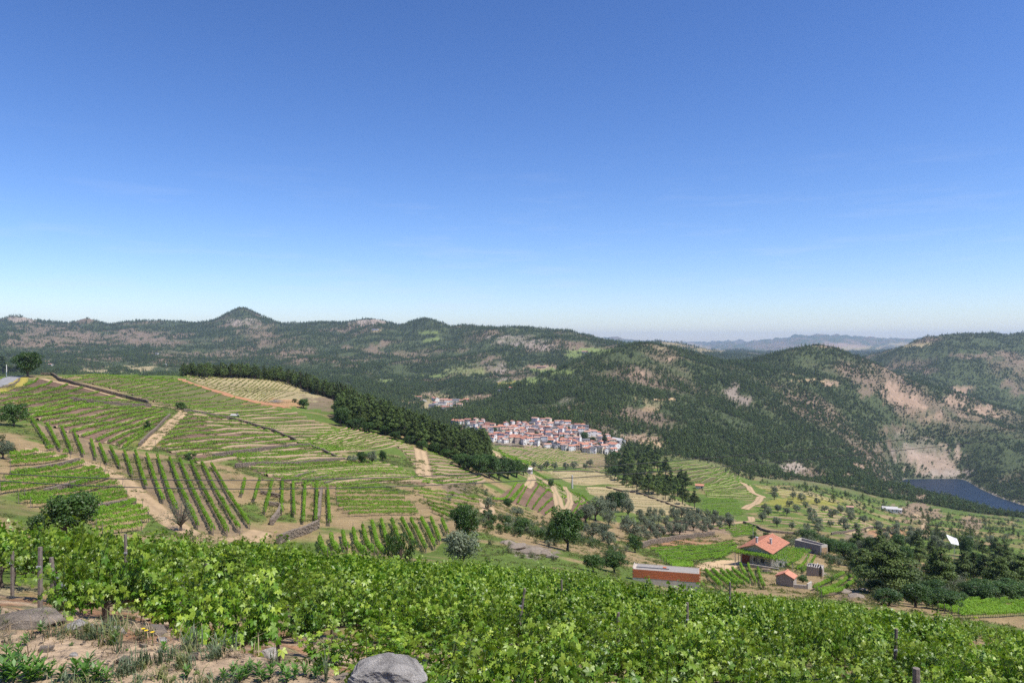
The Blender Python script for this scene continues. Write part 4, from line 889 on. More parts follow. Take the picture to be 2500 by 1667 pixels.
for ri_, (fi, r, n, xy) in enumerate(ROWS):
    ph, A, B, Mi, n_, soil, green, style = FIELDS[fi]
    h, w, cov, mat = STY[style]
    d = xy[:, 1].mean(); Ln = np.sum(np.linalg.norm(np.diff(xy, axis=0), axis=1))
    if Ln < 2: continue
    rng = np.random.default_rng(1000 + fi * 50 + r)
    ls = max(.2, .00105 * d)
    w = max(w, ls * .8)
    if style in('young','thin'): ls = max(.2, .0011 * d)
    per = (2 * (h - .35) + w) * .95 / (ls * ls * .62)
    m = int(min(Ln * per, 9000))
    t = rng.random(m) * Ln
    cum = np.r_[0, np.cumsum(np.linalg.norm(np.diff(xy, axis=0), axis=1))]
    x = np.interp(t, cum, xy[:, 0]); y = np.interp(t, cum, xy[:, 1])
    tx = np.interp(t + .5, cum, xy[:, 0]) - np.interp(t - .5, cum, xy[:, 0]); ty = np.interp(t + .5, cum, xy[:, 1]) - np.interp(t - .5, cum, xy[:, 1])
    nl = np.hypot(tx, ty) + 1e-6; nx_, ny_ = -ty / nl, tx / nl
    vig = vn(t / 1.15, t * 0 + fi * 3.1 + r * 7.7, 5); vig2 = vn(t / 7, t * 0 + fi * 1.7 + r * 3.3, 6)
    keep = (vig * .6 + vig2 * .4) > (1 - cov) * 1.15
    qs = np.linspace(0, Ln, 160); qx = np.interp(qs, cum, xy[:, 0]); qy = np.interp(qs, cum, xy[:, 1]); blk = np.zeros(160, bool)
    for Wt, wd in TRK: blk |= np.min(np.hypot(qx[:, None] - Wt[None, :, 0], qy[:, None] - Wt[None, :, 1]), axis=1) < wd * .5 + .5
    keep &= ~blk[np.clip((t / Ln * 159).astype(int), 0, 159)]
    ang = rng.uniform(-.25, math.pi + .25, m)
    rr = rng.uniform(.6, 1.05, m) * (.55 + .75 * vig)
    lat = np.cos(ang) * w * .5 * rr; zz = (.45 * h / 1.4 if style != 'terr' else .12) + (np.sin(ang) * .5 + .42) * (h - .45 if style != 'terr' else h - .1) * rr
    cx = x + nx_ * lat; cy = y + ny_ * lat; cz = height(cx, cy) + zz
    nr = unit(np.stack([nx_ * np.cos(ang), ny_ * np.cos(ang), np.sin(ang) + .2], 1) * .8 + rng.normal(size=(m, 3)) * .45)
    Q = leaf_quads(np.stack([cx, cy, cz], 1), nr, ls * rng.uniform(.7, 1.3, m), .9, rng)
    Q = Q[keep]; tn = np.clip(vig2 * .6 + rng.random(m) * .5, 0, 1)[keep]
    # stems
    stems = []
    if d < 260:
        for q in np.arange(.4, Ln, 1.3 if d < 170 else 2.4):
            sx, sy = float(np.interp(q, cum, xy[:, 0])), float(np.interp(q, cum, xy[:, 1])); z0 = float(height(sx, sy))
            stems.append(box_q((sx, sy, z0 + .3), (.04, .04, .75), rng.uniform(0, 1.5)))
        for q in (0, Ln):
            sx, sy = float(np.interp(q, cum, xy[:, 0])), float(np.interp(q, cum, xy[:, 1])); z0 = float(height(sx, sy))
            stems.append(box_q((sx, sy, z0 + .8), (.07, .07, 1.7), rng.uniform(0, 1.5)))
    if len(Q) < 3: continue
    nq += len(Q)
    if ri_ not in INDIV: REST.append((Q, tn, mat)); continue
    me = qmesh('foliage', Q, M[mat], tint=tn)
    fr = 'left' if fi in (2, 9, 12, 26) else 'top'
    c0 = xy[len(xy) // 2]
    o = link('vine_row', None, loc=(c0[0], c0[1], float(height(c0[0], c0[1]))))
    tag(o, '%s vine row from the %s in the %s' % (ORD[r], fr, ph), 'vine row', 'vine rows in the ' + ph)
    me.transform(__import__('mathutils').Matrix.Translation(-Vector(o.location)))
    link('foliage', me, o)
    if stems:
        me = qmesh('stems', np.concatenate(stems), M['post']); me.transform(__import__('mathutils').Matrix.Translation(-Vector(o.location))); link('stems', me, o)['kind'] = 'stuff'
bv, bf, bc_ = [], [], []
for ri_, (fi, r, n, xy) in enumerate(ROWS):
    if FIELDS[fi][7] not in ('terr', 'thin', 'young') and fi != 23: continue
    if FIELDS[fi][7] == 'young' and fi == 5: continue
    d = xy[:, 1].mean(); Ln = np.sum(np.linalg.norm(np.diff(xy, axis=0), axis=1)); W = resample(xy, max(6, int(Ln / 3)))
    t = np.gradient(W, axis=0); t /= np.linalg.norm(t, axis=1)[:, None] + 1e-9; nn = np.stack([-t[:, 1], t[:, 0]], 1); nn *= -np.sign(nn[:, 1:2] + 1e-9)
    vg = vn(np.arange(len(W)) / 6.0, np.full(len(W), ri_ * 2.3), 77); hb2 = .75 * np.clip(vg * 2 - .45, .02, 1) * (1 if d < 450 else 1.1)
    for Wt, wd in TRK: hb2 = np.where(np.min(np.hypot(W[:, None, 0] - Wt[None, :, 0], W[:, None, 1] - Wt[None, :, 1]), axis=1) < wd * .5 + 1.2, .01, hb2)
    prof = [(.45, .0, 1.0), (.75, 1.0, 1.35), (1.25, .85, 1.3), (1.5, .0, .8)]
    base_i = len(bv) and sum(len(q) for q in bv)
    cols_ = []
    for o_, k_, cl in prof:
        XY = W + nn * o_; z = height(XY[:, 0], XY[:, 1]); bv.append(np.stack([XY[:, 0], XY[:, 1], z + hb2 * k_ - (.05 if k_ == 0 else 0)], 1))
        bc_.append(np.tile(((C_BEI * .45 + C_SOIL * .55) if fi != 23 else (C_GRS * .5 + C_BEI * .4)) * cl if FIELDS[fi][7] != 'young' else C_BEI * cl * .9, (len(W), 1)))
    m_ = len(W)
    for q in range(3):
        i0_ = base_i + q * m_ + np.arange(m_ - 1); bf.append(np.stack([i0_, i0_ + 1, i0_ + 1 + m_, i0_ + m_], 1))
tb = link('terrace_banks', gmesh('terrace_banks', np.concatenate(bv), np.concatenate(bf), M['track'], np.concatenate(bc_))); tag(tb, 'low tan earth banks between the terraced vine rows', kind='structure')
print('row quads', nq, len(ROWS))
if REST:
    me = qmesh('distant_vine_rows', np.concatenate([q[0] for q in REST]), [M['vinefar'], M['vineyoung']], mi=np.concatenate([np.full(len(q[0]), int(q[2] == 'vineyoung')) for q in REST]), tint=np.concatenate([q[1] for q in REST]))
    tag(link('distant_vine_rows', me), 'the smallest and farthest vine rows of the valley fields', kind='stuff')
# ------------------------------------------------------------------ pine wood along the ridge
KD12 = KD[12][None, :]
PINEZ = [(478,926),(560,921),(700,929),(780,948),(868,990),(818,1014),(838,1040),(918,1057),(990,1076),(1050,1100),(1110,1124),(1160,1152),(1196,1140),(1190,1090),(1120,1060),(1000,1000),(800,930),(600,900)]
zone = pip(UU, VV, PINEZ) & (DD > 250) & (DD < 760)
zone |= (UU > 446) & (UU < 1180) & (DD > KD12 * .97) & (DD < KD12 + 75) & (DD < 760)
lam = area * .05 * zone * np.where(UU < 850, 1.9, 1.0)
cnt = RNG.poisson(lam); a, b = np.nonzero(cnt); r = cnt[a, b]; a = np.repeat(a, r); b = np.repeat(b, r)
d = np.exp(lg[a] + RNG.uniform(-.5, .5, len(a)) * dl); u = ug[b] + RNG.uniform(-.5, .5, len(a)) * du; x = (u - U0) / F * d
z = height(x, d); hh = np.interp(u, [480, 700, 900, 1180], [11, 12.5, 13.5, 13.5]) * RNG.uniform(.7, 1.12, len(a))
vs = visible(x, d, z + hh, 0)
x, d, z, hh, u = x[vs], d[vs], z[vs], hh[vs], u[vs]
keep_ = pip(u, V0 - z / d * F, PINEZ) | (RNG.random(len(u)) < .8)
x, d, z, hh, u = x[keep_], d[keep_], z[keep_], hh[keep_], u[keep_]
order = np.argsort(d); front, rest = order[:260], order[260:]
print('ridge pines', len(order))
SEG = [(700, 'at the far end of the ridge wood'), (800, 'in the upper ridge wood behind the dry field'), (850, 'where the ridge wood begins to widen'), (890, 'in the bulge of the ridge wood'), (925, 'just below the bulge of the ridge wood'), (960, 'in the middle of the ridge wood'), (1000, 'in the ridge wood above the low shrubs'), (1050, 'in the ridge wood above the pale ramp'), (1100, 'in the lower ridge wood'), (1135, 'near the lower tip of the ridge wood'), (9999, 'at the lower tip of the ridge wood')]
plab = {}
lo_ = -1
for hi_, nm_ in SEG:
    for k_, i in enumerate(sorted([i for i in front if lo_ < u[i] <= hi_], key=lambda i: u[i])): plab[i] = 'dark pine, %s from the left %s' % (ORD[min(k_, len(ORD) - 1)], nm_)
    lo_ = hi_
print('segments', max(len([1 for i in front if True]), 0), len(set(plab.values())))
for i in front:
    put_tree('pine%d' % RNG.integers(0, 4), (x[i], d[i]), hh[i], hh[i] * RNG.uniform(.38, .52), 'pine_tree', plab[i], 'pine tree', 'pines in the ridge wood')
if len(rest):
    pm = []
    for i in range(4):
        Q, t, T = tree_parts('pine', 10, 5.4, 520, .6, 340 + i)
        pm.append(qmesh('wood_pine', np.concatenate([Q, T]), [M['pine'], M['bark']], mi=np.r_[np.zeros(len(Q)), np.ones(len(T))], tint=np.r_[t, np.zeros(len(T))]))
    sH = hh[rest] / 10
    scatter('ridge_wood', np.stack([x[rest], d[rest], z[rest] - .3], 1), np.stack([sH, sH, sH], 1), RNG.integers(0, 4, len(rest)), proto_collection('wood_pine', pm), 'farther pines of the wood along the ridge')

# undergrowth at the foot of the ridge wood
for k_, (u_, v_, h_, w_) in enumerate([(832,1040,46,40),(846,1036,36,34),(858,1046,24,30),(872,1050,30,34),(900,1056,26,36),(880,1010,30,34),(832,985,16,22),(940,1062,24,34),(965,1072,20,30),(1000,1082,20,30),(1030,1095,22,30),(1064,1105,24,34),(1090,1118,24,34)]):
    plant_tree('oak%d' % RNG.integers(0, 4), u_, v_, h_, w_, 'shrub', 'rounded shrub at the foot of the ridge wood, %s counting down the slope' % ORD[k_], 'shrub', 'shrubs along the foot of the ridge wood', 200)
for k_, (u_, v_, h_, w_) in enumerate([(1120,1140,34,44),(1145,1150,40,46),(1168,1160,52,48),(1195,1168,58,54),(1218,1172,60,46),(1240,1168,50,44),(1262,1165,44,40),(1180,1150,44,40),(1228,1150,34,40),(1278,1160,30,26)]):
    plant_tree('oak%d' % RNG.integers(0, 4), u_, v_, h_, w_, 'oak_tree', 'dense dark oak of the thicket, %s from the left' % ORD[sorted([1120,1145,1168,1195,1218,1240,1262,1180,1228,1278]).index(u_)], 'oak tree', 'oaks of the thicket at the end of the ridge', 200)

# ------------------------------------------------------------------ single trees
T_ = [
 ('oak0',68,921,66,64,'oak_tree','big rounded dark tree on the left hilltop beside the road','tree',150),
 ('pine0',6,918,50,40,'pine_tree','dark conifer cut by the left edge next to the white pole','pine tree',150),
 ('olive1',38,917,28,34,'olive_tree','small greyish tree between the white pole and the big rounded tree','olive tree',150),
 ('oak1',34,1040,58,64,'oak_tree','dark bushy tree on the left slope above the first terrace','tree',90),
 ('olive0',8,1120,44,50,'olive_tree','grey olive cut off by the left edge above the terraces','olive tree',85),
 ('oak2',165,1316,112,136,'oak_tree','large dark bushy tree in front of the lowest left terrace','tree',75),
 ('bush0',92,1305,48,60,'bush','dark bush just left of the large bushy tree','bush',75),
 ('fruit0',441,1297,76,88,'fruit_tree','lone spreading fruit tree with bare trunk beside the sandy track','fruit tree',90),
 ('scrub0',464,1325,38,30,'shrub','small leafless-looking shrub below the lone fruit tree','shrub',90),
 ('bush1',440,1001,22,26,'bush','round bush at the bend of the pale farm track','bush',200),
 ('bush2',361,1050,24,20,'bush','small tree at the outer side of the pale bend','bush',150),
 ('oak3',741,996,24,28,'oak_tree','small round tree on the red earth of the hilltop','tree',250),
 ('bush1',719,982,10,14,'bush','tiny bush beside the small round tree on red earth','bush',250),
 ('olive2',858,1130,20,34,'olive_tree','grey rounded olive at the end of the middle wall','olive tree',150),
 ('oak0',883,1132,32,28,'oak_tree','darker tree right of the grey rounded olive','tree',150),
 ('olive3',909,1133,32,28,'olive_tree','slim grey-green tree in the middle clump','olive tree',150),
 ('oak1',934,1125,26,20,'oak_tree','rightmost small dark tree of the middle clump','tree',150),
 ('bush3',466,1122,20,34,'bush','dark bush at the top of the fan of rows','bush',120),
 ('oak2',1137,1322,92,74,'oak_tree','tall dark oak standing behind the grey olive bush','oak tree',100),
 ('olive0',1128,1392,98,106,'olive_tree','big silvery grey olive bush in front of the dark oak','olive tree',72),
 ('upright0',978,1382,86,78,'upright_shrub','dark shrub with upright shoots among the neat rows','shrub',72),
 ('olive1',1192,1245,30,30,'olive_tree','greyish bush beside the short pale bend','olive tree',130),
 ('oak3',1385,1345,108,84,'oak_tree','tall lumpy oak left of the olive grove','oak tree',100),
 ('oak1',1352,1330,60,44,'oak_tree','lower bright oak leaning on the left of the tall lumpy oak','oak tree',105),
 ('oak0',1502,1250,54,50,'oak_tree','round dark tree at the corner of the pale dry field','tree',200),
 ('oak2',1275,1298,34,44,'oak_tree','dark rounded bush below the spur','bush',150),
 ('lime0',1305,1308,28,30,'fruit_tree','bright green bush next to the dark rounded bush','bush',150),
 ('oak3',1345,1192,22,16,'oak_tree','small dark bush between the tracks on the spur','bush',250),
 ('oak0',1240,1240,26,24,'oak_tree','dark bush at the left foot of the spur','bush',200),
 ('olive2',1262,1258,22,34,'olive_tree','low olive at the foot of the spur rows','olive tree',200),
 ('oak1',1448,1395,44,50,'oak_tree','dark bush left of the brick shed','bush',80),
 ('oak2',1500,1398,50,64,'oak_tree','large dark bush directly beside the brick shed','bush',80),
 ('oak3',1550,1348,44,40,'oak_tree','dark tree at the lower end of the olive grove','tree',130),
 ('oak0',1503,1165,30,34,'oak_tree','dark bush at the left tip of the pine clump','bush',400),
 ('oak1',1505,1124,22,30,'oak_tree','dark rounded tree below the last village houses','tree',700),
 ('oak2',1428,1078,24,22,'oak_tree','round green tree among the village roofs','tree',950),
 ('oak3',1446,1080,14,20,'oak_tree','low dark tree right of the round village tree','tree',950),
 ('pine1',1476,1084,30,14,'cypress_tree','narrow dark tree at the right side of the village','tree',950),
 ('pine2',1843,1330,34,30,'conifer','dark conifer behind the farmhouse roof','conifer',200),
 ('oak0',1870,1316,18,18,'oak_tree','small dark tree behind the roof ridge','tree',200),
 ('oak2',1903,1384,12,14,'bush','trimmed round bush at the corner of the farm terrace','bush',170),
 ('lime0',1957,1398,18,26,'fruit_tree','rounded bright citrus bush left of the collapsed hut','fruit tree',150),
 ('lime0',2030,1424,26,40,'fruit_tree','leafy fig-like bush right of the walled yard','fruit tree',130),
 ('oak3',1960,1422,18,26,'bush','dark bush growing inside the small walled yard','bush',130),
 ('bigpine0',2172,1452,128,146,'pine_tree','very large spreading pine right of the bare rock patch','pine tree',118),
 ('bigpine1',2110,1420,84,80,'pine_tree','pine leaning out left of the very large spreading pine','pine tree',140),
 ('bigpine1',2298,1446,112,84,'pine_tree','tall nearly black pine left of the slender trunks','pine tree',125),
 ('pine2',2352,1428,86,52,'pine_tree','slender pine right of the nearly black pine','pine tree',130),
 ('pine3',2378,1428,84,40,'pine_tree','slim pine with a visible bare trunk','pine tree',130),
 ('pine0',2402,1436,84,54,'pine_tree','feathery pine right of the bare trunk','pine tree',130),
 ('bigpine0',2440,1450,92,80,'pine_tree','broad pine near the right edge above the corner field','pine tree',130),
 ('bigpine1',2492,1440,90,90,'pine_tree','pine cut off by the right edge of the picture','pine tree',130),
 ('oak1',2235,1482,60,70,'oak_tree','bright oak bush at the foot of the very large pine','oak tree',108),
 ('oak2',2305,1490,48,80,'oak_tree','dark oak bush behind the end of the near vines','oak tree',108),
 ('oak0',2395,1468,48,80,'oak_tree','dark undergrowth oak above the corner field','oak tree',118),
 ('oak3',2460,1466,50,90,'oak_tree','deep green oak bush at the right border','oak tree',118),
 ('oak1',2172,1478,40,70,'oak_tree','low leafy oak right of the bare rock patch','oak tree',108),
 ('oak0',2020,1345,34,50,'oak_tree','dark bushy tree behind the long grey wall','tree',250),
 ('oak1',1975,1322,30,44,'oak_tree','dark bushy tree left of the long grey wall top','tree',250),
 ('oak2',2060,1362,40,60,'oak_tree','dark thicket tree right of the long grey wall','tree',200),
 ('olive3',2100,1352,30,34,'olive_tree','pale olive standing above the large pine','olive tree',240),
]
for key, u_, v_, h_, w_, nm, lb, ct, dm in T_: plant_tree(key, u_, v_, h_, w_, nm, lb, ct, None, dm)

def poisson_px(poly, n, mind, rng, aspect=.55):
    poly = np.array(poly, float); lo, hi = poly.min(0), poly.max(0); out = []
    for _ in range(n * 60):
        p = rng.uniform(lo, hi)
        if not pip(np.array(p[0]), np.array(p[1]), poly): continue
        if all(math.hypot(p[0] - q[0], (p[1] - q[1]) / aspect) > mind for q in out): out.append(p)
        if len(out) >= n: break
    return sorted(out, key=lambda q: q[1])
rngp = np.random.default_rng(77)
for poly, n, md, hr, wr, keys, nm, lb, ct, gp, dm in [
  ([(1425,1240),(1490,1232),(1560,1262),(1548,1330),(1470,1345),(1420,1300)], 12, 26, (36,54), 1.05, ['olive0','olive1','olive2','olive3'], 'olive_tree', 'large olive of the grove', 'olive tree', 'olives in the thick end of the grove', 130),
  ([(1550,1262),(1700,1258),(1765,1266),(1800,1290),(1745,1300),(1640,1312),(1570,1330)], 40, 17, (20,32), 1.0, ['olive0','olive1','olive2','olive3'], 'olive_tree', 'small olive on reddish terraces', 'olive tree', 'olives on the reddish terraces', 200),
  ([(1850,1192),(1930,1212),(2040,1240),(2140,1285),(2060,1306),(1960,1300),(1850,1275),(1848,1225)], 30, 22, (16,24), 1.1, ['olive0','olive1','olive2','olive3'], 'olive_tree', 'rounded olive above the farm', 'olive tree', 'olives on the open slope above the farm', 230),
  ([(1298,1143),(1442,1138),(1446,1146),(1300,1150)], 8, 17, (14,19), 1.2, ['olive0','olive3'], 'olive_tree', 'small olive between the village fields', 'olive tree', 'line of olives between the village fields', 450),
  ([(2140,1290),(2260,1300),(2480,1335),(2480,1365),(2300,1345),(2150,1330)], 34, 17, (17,26), 1.1, ['olive0','olive1','scrub0','scrub1'], 'olive_tree', 'olive above the dark pines', 'olive tree', 'olives above the dark pines', 230),
  ([(1505,1128),(1590,1120),(1640,1170),(1722,1236),(1690,1244),(1600,1215),(1530,1192),(1492,1168)], 34, 13, (34,56), .55, ['pine0','pine1','pine2','pine3'], 'pine_tree', 'pine of the middle clump', 'pine tree', 'pines of the clump between the knolls', 400),
  ([(2060,1330),(2200,1335),(2500,1370),(2500,1440),(2350,1425),(2160,1400),(2080,1390)], 26, 26, (40,62), .7, ['pine0','pine1','pine2','pine3','oak0'], 'pine_tree', 'pine of the right wood', 'pine tree', 'pines of the right wood', 150),
  ([(2110,1440),(2480,1440),(2500,1470),(2400,1476),(2260,1478),(2140,1470)], 22, 26, (30,48), 1.2, ['oak0','oak1','oak2','oak3','scrub1'], 'oak_tree', 'oak below the right wood', 'oak tree', 'undergrowth oaks below the right wood', 115),
  ([(1180,1262),(1330,1300),(1340,1325),(1230,1300),(1170,1285)], 14, 20, (14,24), 1.3, ['bush0','bush1','lime0','olive1'], 'bush', 'bush below the spur', 'bush', 'bushes on the overgrown bank', 110),
]:
    pl = poisson_px(poly, n, md, rngp); nb = max(1, round(len(pl) / 8)); bands = np.array_split(np.arange(len(pl)), nb)
    for bi, bd in enumerate(bands):
        for ki, ix in enumerate(sorted(bd, key=lambda q: pl[q][0])):
            p_ = pl[ix]; h_ = rngp.uniform(*hr)
            l2 = lb + (', %s from the left' % ORD[ki]) + (' in %s line from the top' % ORD[bi] if nb > 1 else '')
            plant_tree(keys[rngp.integers(len(keys))], p_[0], p_[1], h_, h_ * wr * rngp.uniform(.85, 1.15), nm, l2, ct, gp, dm)

# ------------------------------------------------------------------ buildings
def local(parent_name, loc, rz, label, cat, group=None):
    e = link(parent_name, None, loc=loc, rz=rz); tag(e, label, cat, group); return e
def house(name, base, rz, w, l, h, rise, wmat, rmat, label, cat='house', group=None, over=.4, wins=True, sink=1.5, chim=False, hip=False, rng=RNG, side_door=True, winmat='glass'):
    """x across the gable, y along the ridge; origin at centre of the ground plan"""
    e = local(name, base, rz, label, cat, group)
    w2, l2 = w / 2, l / 2
    q = [x_ for x_ in box_q((0, 0, (h - sink) / 2), (w, l, h + sink))]
    if not hip:
        for s_ in (-1, 1):
            y_ = s_ * l2
            q.append(np.array([[-w2, y_, h], [w2, y_, h], [0, y_, h + rise], [0, y_, h + rise]]))
    link('walls', qmesh('walls', q, M[wmat]), e)
    r = []
    ox, oy = w2 + over, l2 + over; dz = rise * over / w2; t_ = .22
    hy = min(ox, oy) * .9 if hip else 0
    for s_ in (-1, 1):
        a = np.array([s_ * ox, -oy, h - dz]); b = np.array([s_ * ox, oy, h - dz]); c = np.array([0, oy - hy, h + rise]); d_ = np.array([0, -oy + hy, h + rise])
        up_ = np.array([0, 0, t_])
        r += [[a + up_, b + up_, c + up_, d_ + up_], [a, b, b + up_, a + up_], [a, d_, d_ + up_, a + up_], [b, c, c + up_, b + up_], [a, b, c, d_]]
        if hip:
            s2 = s_ * oy; r += [[np.array([-ox, s2, h - dz]) + up_, np.array([ox, s2, h - dz]) + up_, np.array([0, s_ * (oy - hy), h + rise]) + up_, np.array([0, s_ * (oy - hy), h + rise]) + up_], [np.array([-ox, s2, h - dz]), np.array([ox, s2, h - dz]), np.array([ox, s2, h - dz]) + up_, np.array([-ox, s2, h - dz]) + up_]]
    ro = link('roof', qmesh('roof', r, M[rmat]), e)
    rb = [box_q((0, 0, h + rise + t_ + .04), (.3, 2 * (oy - hy), .16))]
    link('ridge_tiles', qmesh('ridge_tiles', rb, M[rmat]), ro)
    if chim: link('chimney', qmesh('chimney', np.concatenate([box_q((w * .12, l * .2, h + rise + .3), (.6, .6, 1.6)), box_q((w * .12, l * .2, h + rise + 1.18), (.8, .8, .14))]), M['greyr']), ro)
    if wins:
        wq = []
        fl = 1 if h < 4 else 2
        for f_ in range(fl):
            zc = h * (f_ + .55) / fl
            for s_ in (-1, 1):
                for yy in np.linspace(-l2 + 1.4, l2 - 1.4, max(1, int(l / 3.2))):
                    wq.append(box_q((s_ * (w2 + .02), yy, zc), (.08, 1.0, 1.25)))
                for xx in np.linspace(-w2 + 1.4, w2 - 1.4, max(1, int(w / 3.2))):
                    wq.append(box_q((xx, s_ * (l2 + .02), zc), (1.0, .08, 1.25)))
        if side_door: wq.append(box_q((0, -l2 - .03, 1.1), (1.1, .1, 2.2)))
        o = link('windows', qmesh('windows', np.concatenate(wq), M[winmat]), e); o['kind'] = 'stuff'
    return e

# village on the valley shoulder
rv = np.random.default_rng(5)
tiers = []
v_ = 1032.0
while v_ < 1108:
    row = []; u_ = 1108 + rv.uniform(0, 8)
    while u_ < 1515:
        pu, pv = u_ + rv.uniform(-2, 2), v_ + rv.uniform(-1.8, 1.8)
        if pip(np.array(pu), np.array(pv), VILLAGE) and not pip(np.array(pu), np.array(pv), [(1415,1066),(1455,1066),(1455,1084),(1415,1084)]): row.append((pu, pv))
        u_ += rv.uniform(13, 18)
    if row: tiers.append(row)
    v_ += 6.7
wallc = [('white', 'white', .68), ('cream', 'cream', .12), ('greyr', 'grey', .08), ('pink', 'bare stone', .12)]
roofc = [('tile', 'bright orange', .36), ('tile2', 'faded orange', .34), ('tile3', 'brown', .2), ('slate', 'dark grey', .1)]
TN = ['topmost tier', 'second tier from top', 'third tier from top', 'fourth tier from top', 'fifth tier from top', 'fifth tier from bottom', 'fourth tier from bottom', 'third tier from bottom', 'second tier from bottom', 'bottom tier']
if len(tiers) != 10: TN = ['%s tier from top' % ORD[i] for i in range(len(tiers))]
nh = 0
for ti, row in enumerate(tiers):
    for k, (pu, pv) in enumerate(sorted(row)):
        p = P(pu, pv, 900)
        if not (900 < p[1] < 1350): continue
        wi = rv.choice(4, p=[c[2] for c in wallc]); ri = rv.choice(4, p=[c[2] for c in roofc])
        w_, l_ = rv.uniform(4.6, 7.0), rv.uniform(6, 10.5); h_ = rv.choice([4.5, 6.0, 6.6, 7.5]); 
        rz = math.radians(rv.choice([25, 60, 90, 100, -15, 115]) + rv.uniform(-12, 12))
        o = ORD[k] if k < len(ORD) else ORD[-1]
        house('village_house', tuple(p), rz, w_, l_, h_, w_ * .17, wallc[wi][0], roofc[ri][0],
              '%s house, %s roof, %s from left in village %s' % (wallc[wi][1], roofc[ri][1], o, TN[ti]), 'house', 'houses of the hillside village', chim=rv.random() < .25, hip=rv.random() < .3, over=.35)
        nh += 1
print('village houses', nh, len(tiers))
for k, (pu, pv) in enumerate([(1150,1052),(1175,1060),(1208,1058),(1240,1062),(1262,1050),(1298,1046),(1310,1068),(1345,1058),(1372,1076),(1400,1060),(1340,1088),(1410,1096),(1460,1094),(1290,1078),(1264,1072),(1385,1050)]):
    plant_tree('oak%d' % (k % 4), pu, pv, rv.uniform(9, 15), rv.uniform(11, 18), 'oak_tree', 'green tree growing between village houses, %s from the left' % ORD[sorted([1150,1175,1208,1240,1262,1298,1310,1345,1372,1400,1340,1410,1460,1290,1264,1385]).index(pu)], 'tree', 'trees between the village houses', 900)
# hamlet further up the valley
for (pu, pv, w_, l_, wm, rm, lb) in [
  (1022,975,7,12,'cream','tile','small house with orange roof at the left end of the far hamlet'),(1033,981,10,10,'white','tile2','pale flat-looking house on the left of the far hamlet'),
  (1063,978,9,26,'white','tile','long orange roofed house in the upper row of the far hamlet'),(1082,981,8,18,'pink','tile2','faded red roofed house in the middle of the far hamlet'),
  (1094,983,8,15,'white','tile','orange roofed house right of the faded red one in the far hamlet'),(1110,983,12,16,'greyr','slate','large grey-blue roofed building of the far hamlet'),
  (1128,982,8,12,'pink','tile2','low faded roof near the right end of the far hamlet'),(1138,982,8,10,'pink','tile','red roofed house at the right end of the far hamlet'),
  (1064,988,9,12,'white','tile','white house with small orange roof below the long roof'),(1080,990,6,14,'white','slate','long white wall-like house in the far hamlet'),
  (1057,996,9,13,'greyr','slate','grey house at the lower left of the far hamlet'),(1087,1001,10,13,'white','tile3','white house with brown-red roof at the bottom of the far hamlet'),
  (1110,991,8,12,'white','slate','white house with dark roof in the lower far hamlet'),(1122,994,8,10,'cream','tile2','cream house lower right in the far hamlet'),(1098,994,7,9,'white','tile2','small white house in the centre of the far hamlet')]:
    p = P(pu, pv, 1100); house('hamlet_house', tuple(p), math.radians(rv.choice([80, 95, 20])), w_ * 1.25, l_ * 1.25, rv.choice([5, 7]), w_ * .2, wm, rm, lb, 'house', 'houses of the far hamlet')
for (pu, pv, w_, l_, h_, wm, rm, nm, lb, dm) in [
  (114,886,12,18,5,'pink','tile','farm_house','tiny red roofed house in the distant left valley',900),(124,892,8,14,4,'white','tile2','farm_house','pale low house below the tiny red roofed one',900),
  (916,806,10,34,5,'white','slate','farm_house','long white building high on the far hill',1500),(1428,862,12,22,6,'white','tile3','farm_house','white farmhouse on the green shelf between the hills',1800),
  (1322,898,8,28,4,'pink','tile2','farm_house','low pinkish building among the brown fields of the valley',1200),(590,752,14,16,9,'white','slate','chapel','small white chapel on the pointed peak',4000),
  (383,866,8,12,6,'white','slate','farm_house','isolated pale house on the distant slope',1500),(402,895,7,9,9,'white','slate','farm_house','narrow pale tower-like house in the distant valley',1200),
  (1248,950,7,10,4,'white','tile','farm_house','tiny orange roofed hut at the foot of the pine hill',1200),(1221,956,7,9,4,'white','slate','farm_house','tiny white hut near the valley road',1200),
  (2172,1248,8,14,3,'white','greyr','farm_house','white roofed shed on the reservoir slope',600),(2190,1250,5,8,3,'white','greyr','farm_house','small white shed right of the white roofed one',600),
  (1708,1192,4,6,2.6,'cream','tile','field_hut','small orange roofed hut at the edge of the contour rows',350),(1285,1152,4.5,9,2.2,'greyr','white','field_hut','low pale roofed hut beside the looping track on the spur',300),
  (573,1019,1.6,2.6,1.1,'greyr','greyr','field_hut','tiny grey water hut by the slanting stone wall',200),(2075,1243,3,5,2.2,'pink','tile2','field_hut','tiny faded hut among the olive terraces',400)]:
    p = P(pu, pv, dm); house(nm, tuple(p), math.radians(75), w_, l_, h_, w_ * .2, wm, rm, lb, 'chapel' if nm == 'chapel' else ('hut' if nm == 'field_hut' else 'house'))
for (pu, pv, w_, l_, h_, wm, rm, lb) in [(1118,1034,10,24,5,'white','tile','long orange roofed house at the far left end of the village'),(1500,1098,12,15,8,'white','tile','big white house with broad orange roof at the right end of the village'),
    (1508,1086,12,20,8,'greyr','greyr','grey flat building behind the big white village house'),(1380,1096,9,12,6,'cream','tile2','cream gable house at the lower edge of the village'),
    (1505,1108,6,16,2.5,'pink','tile2','low faded roof below the big white village house')]:
    p = P(pu, pv, 900); house('village_house', tuple(p), math.radians(35), w_, l_, h_, w_ * .2, wm, rm, lb, 'house', 'houses of the hillside village')

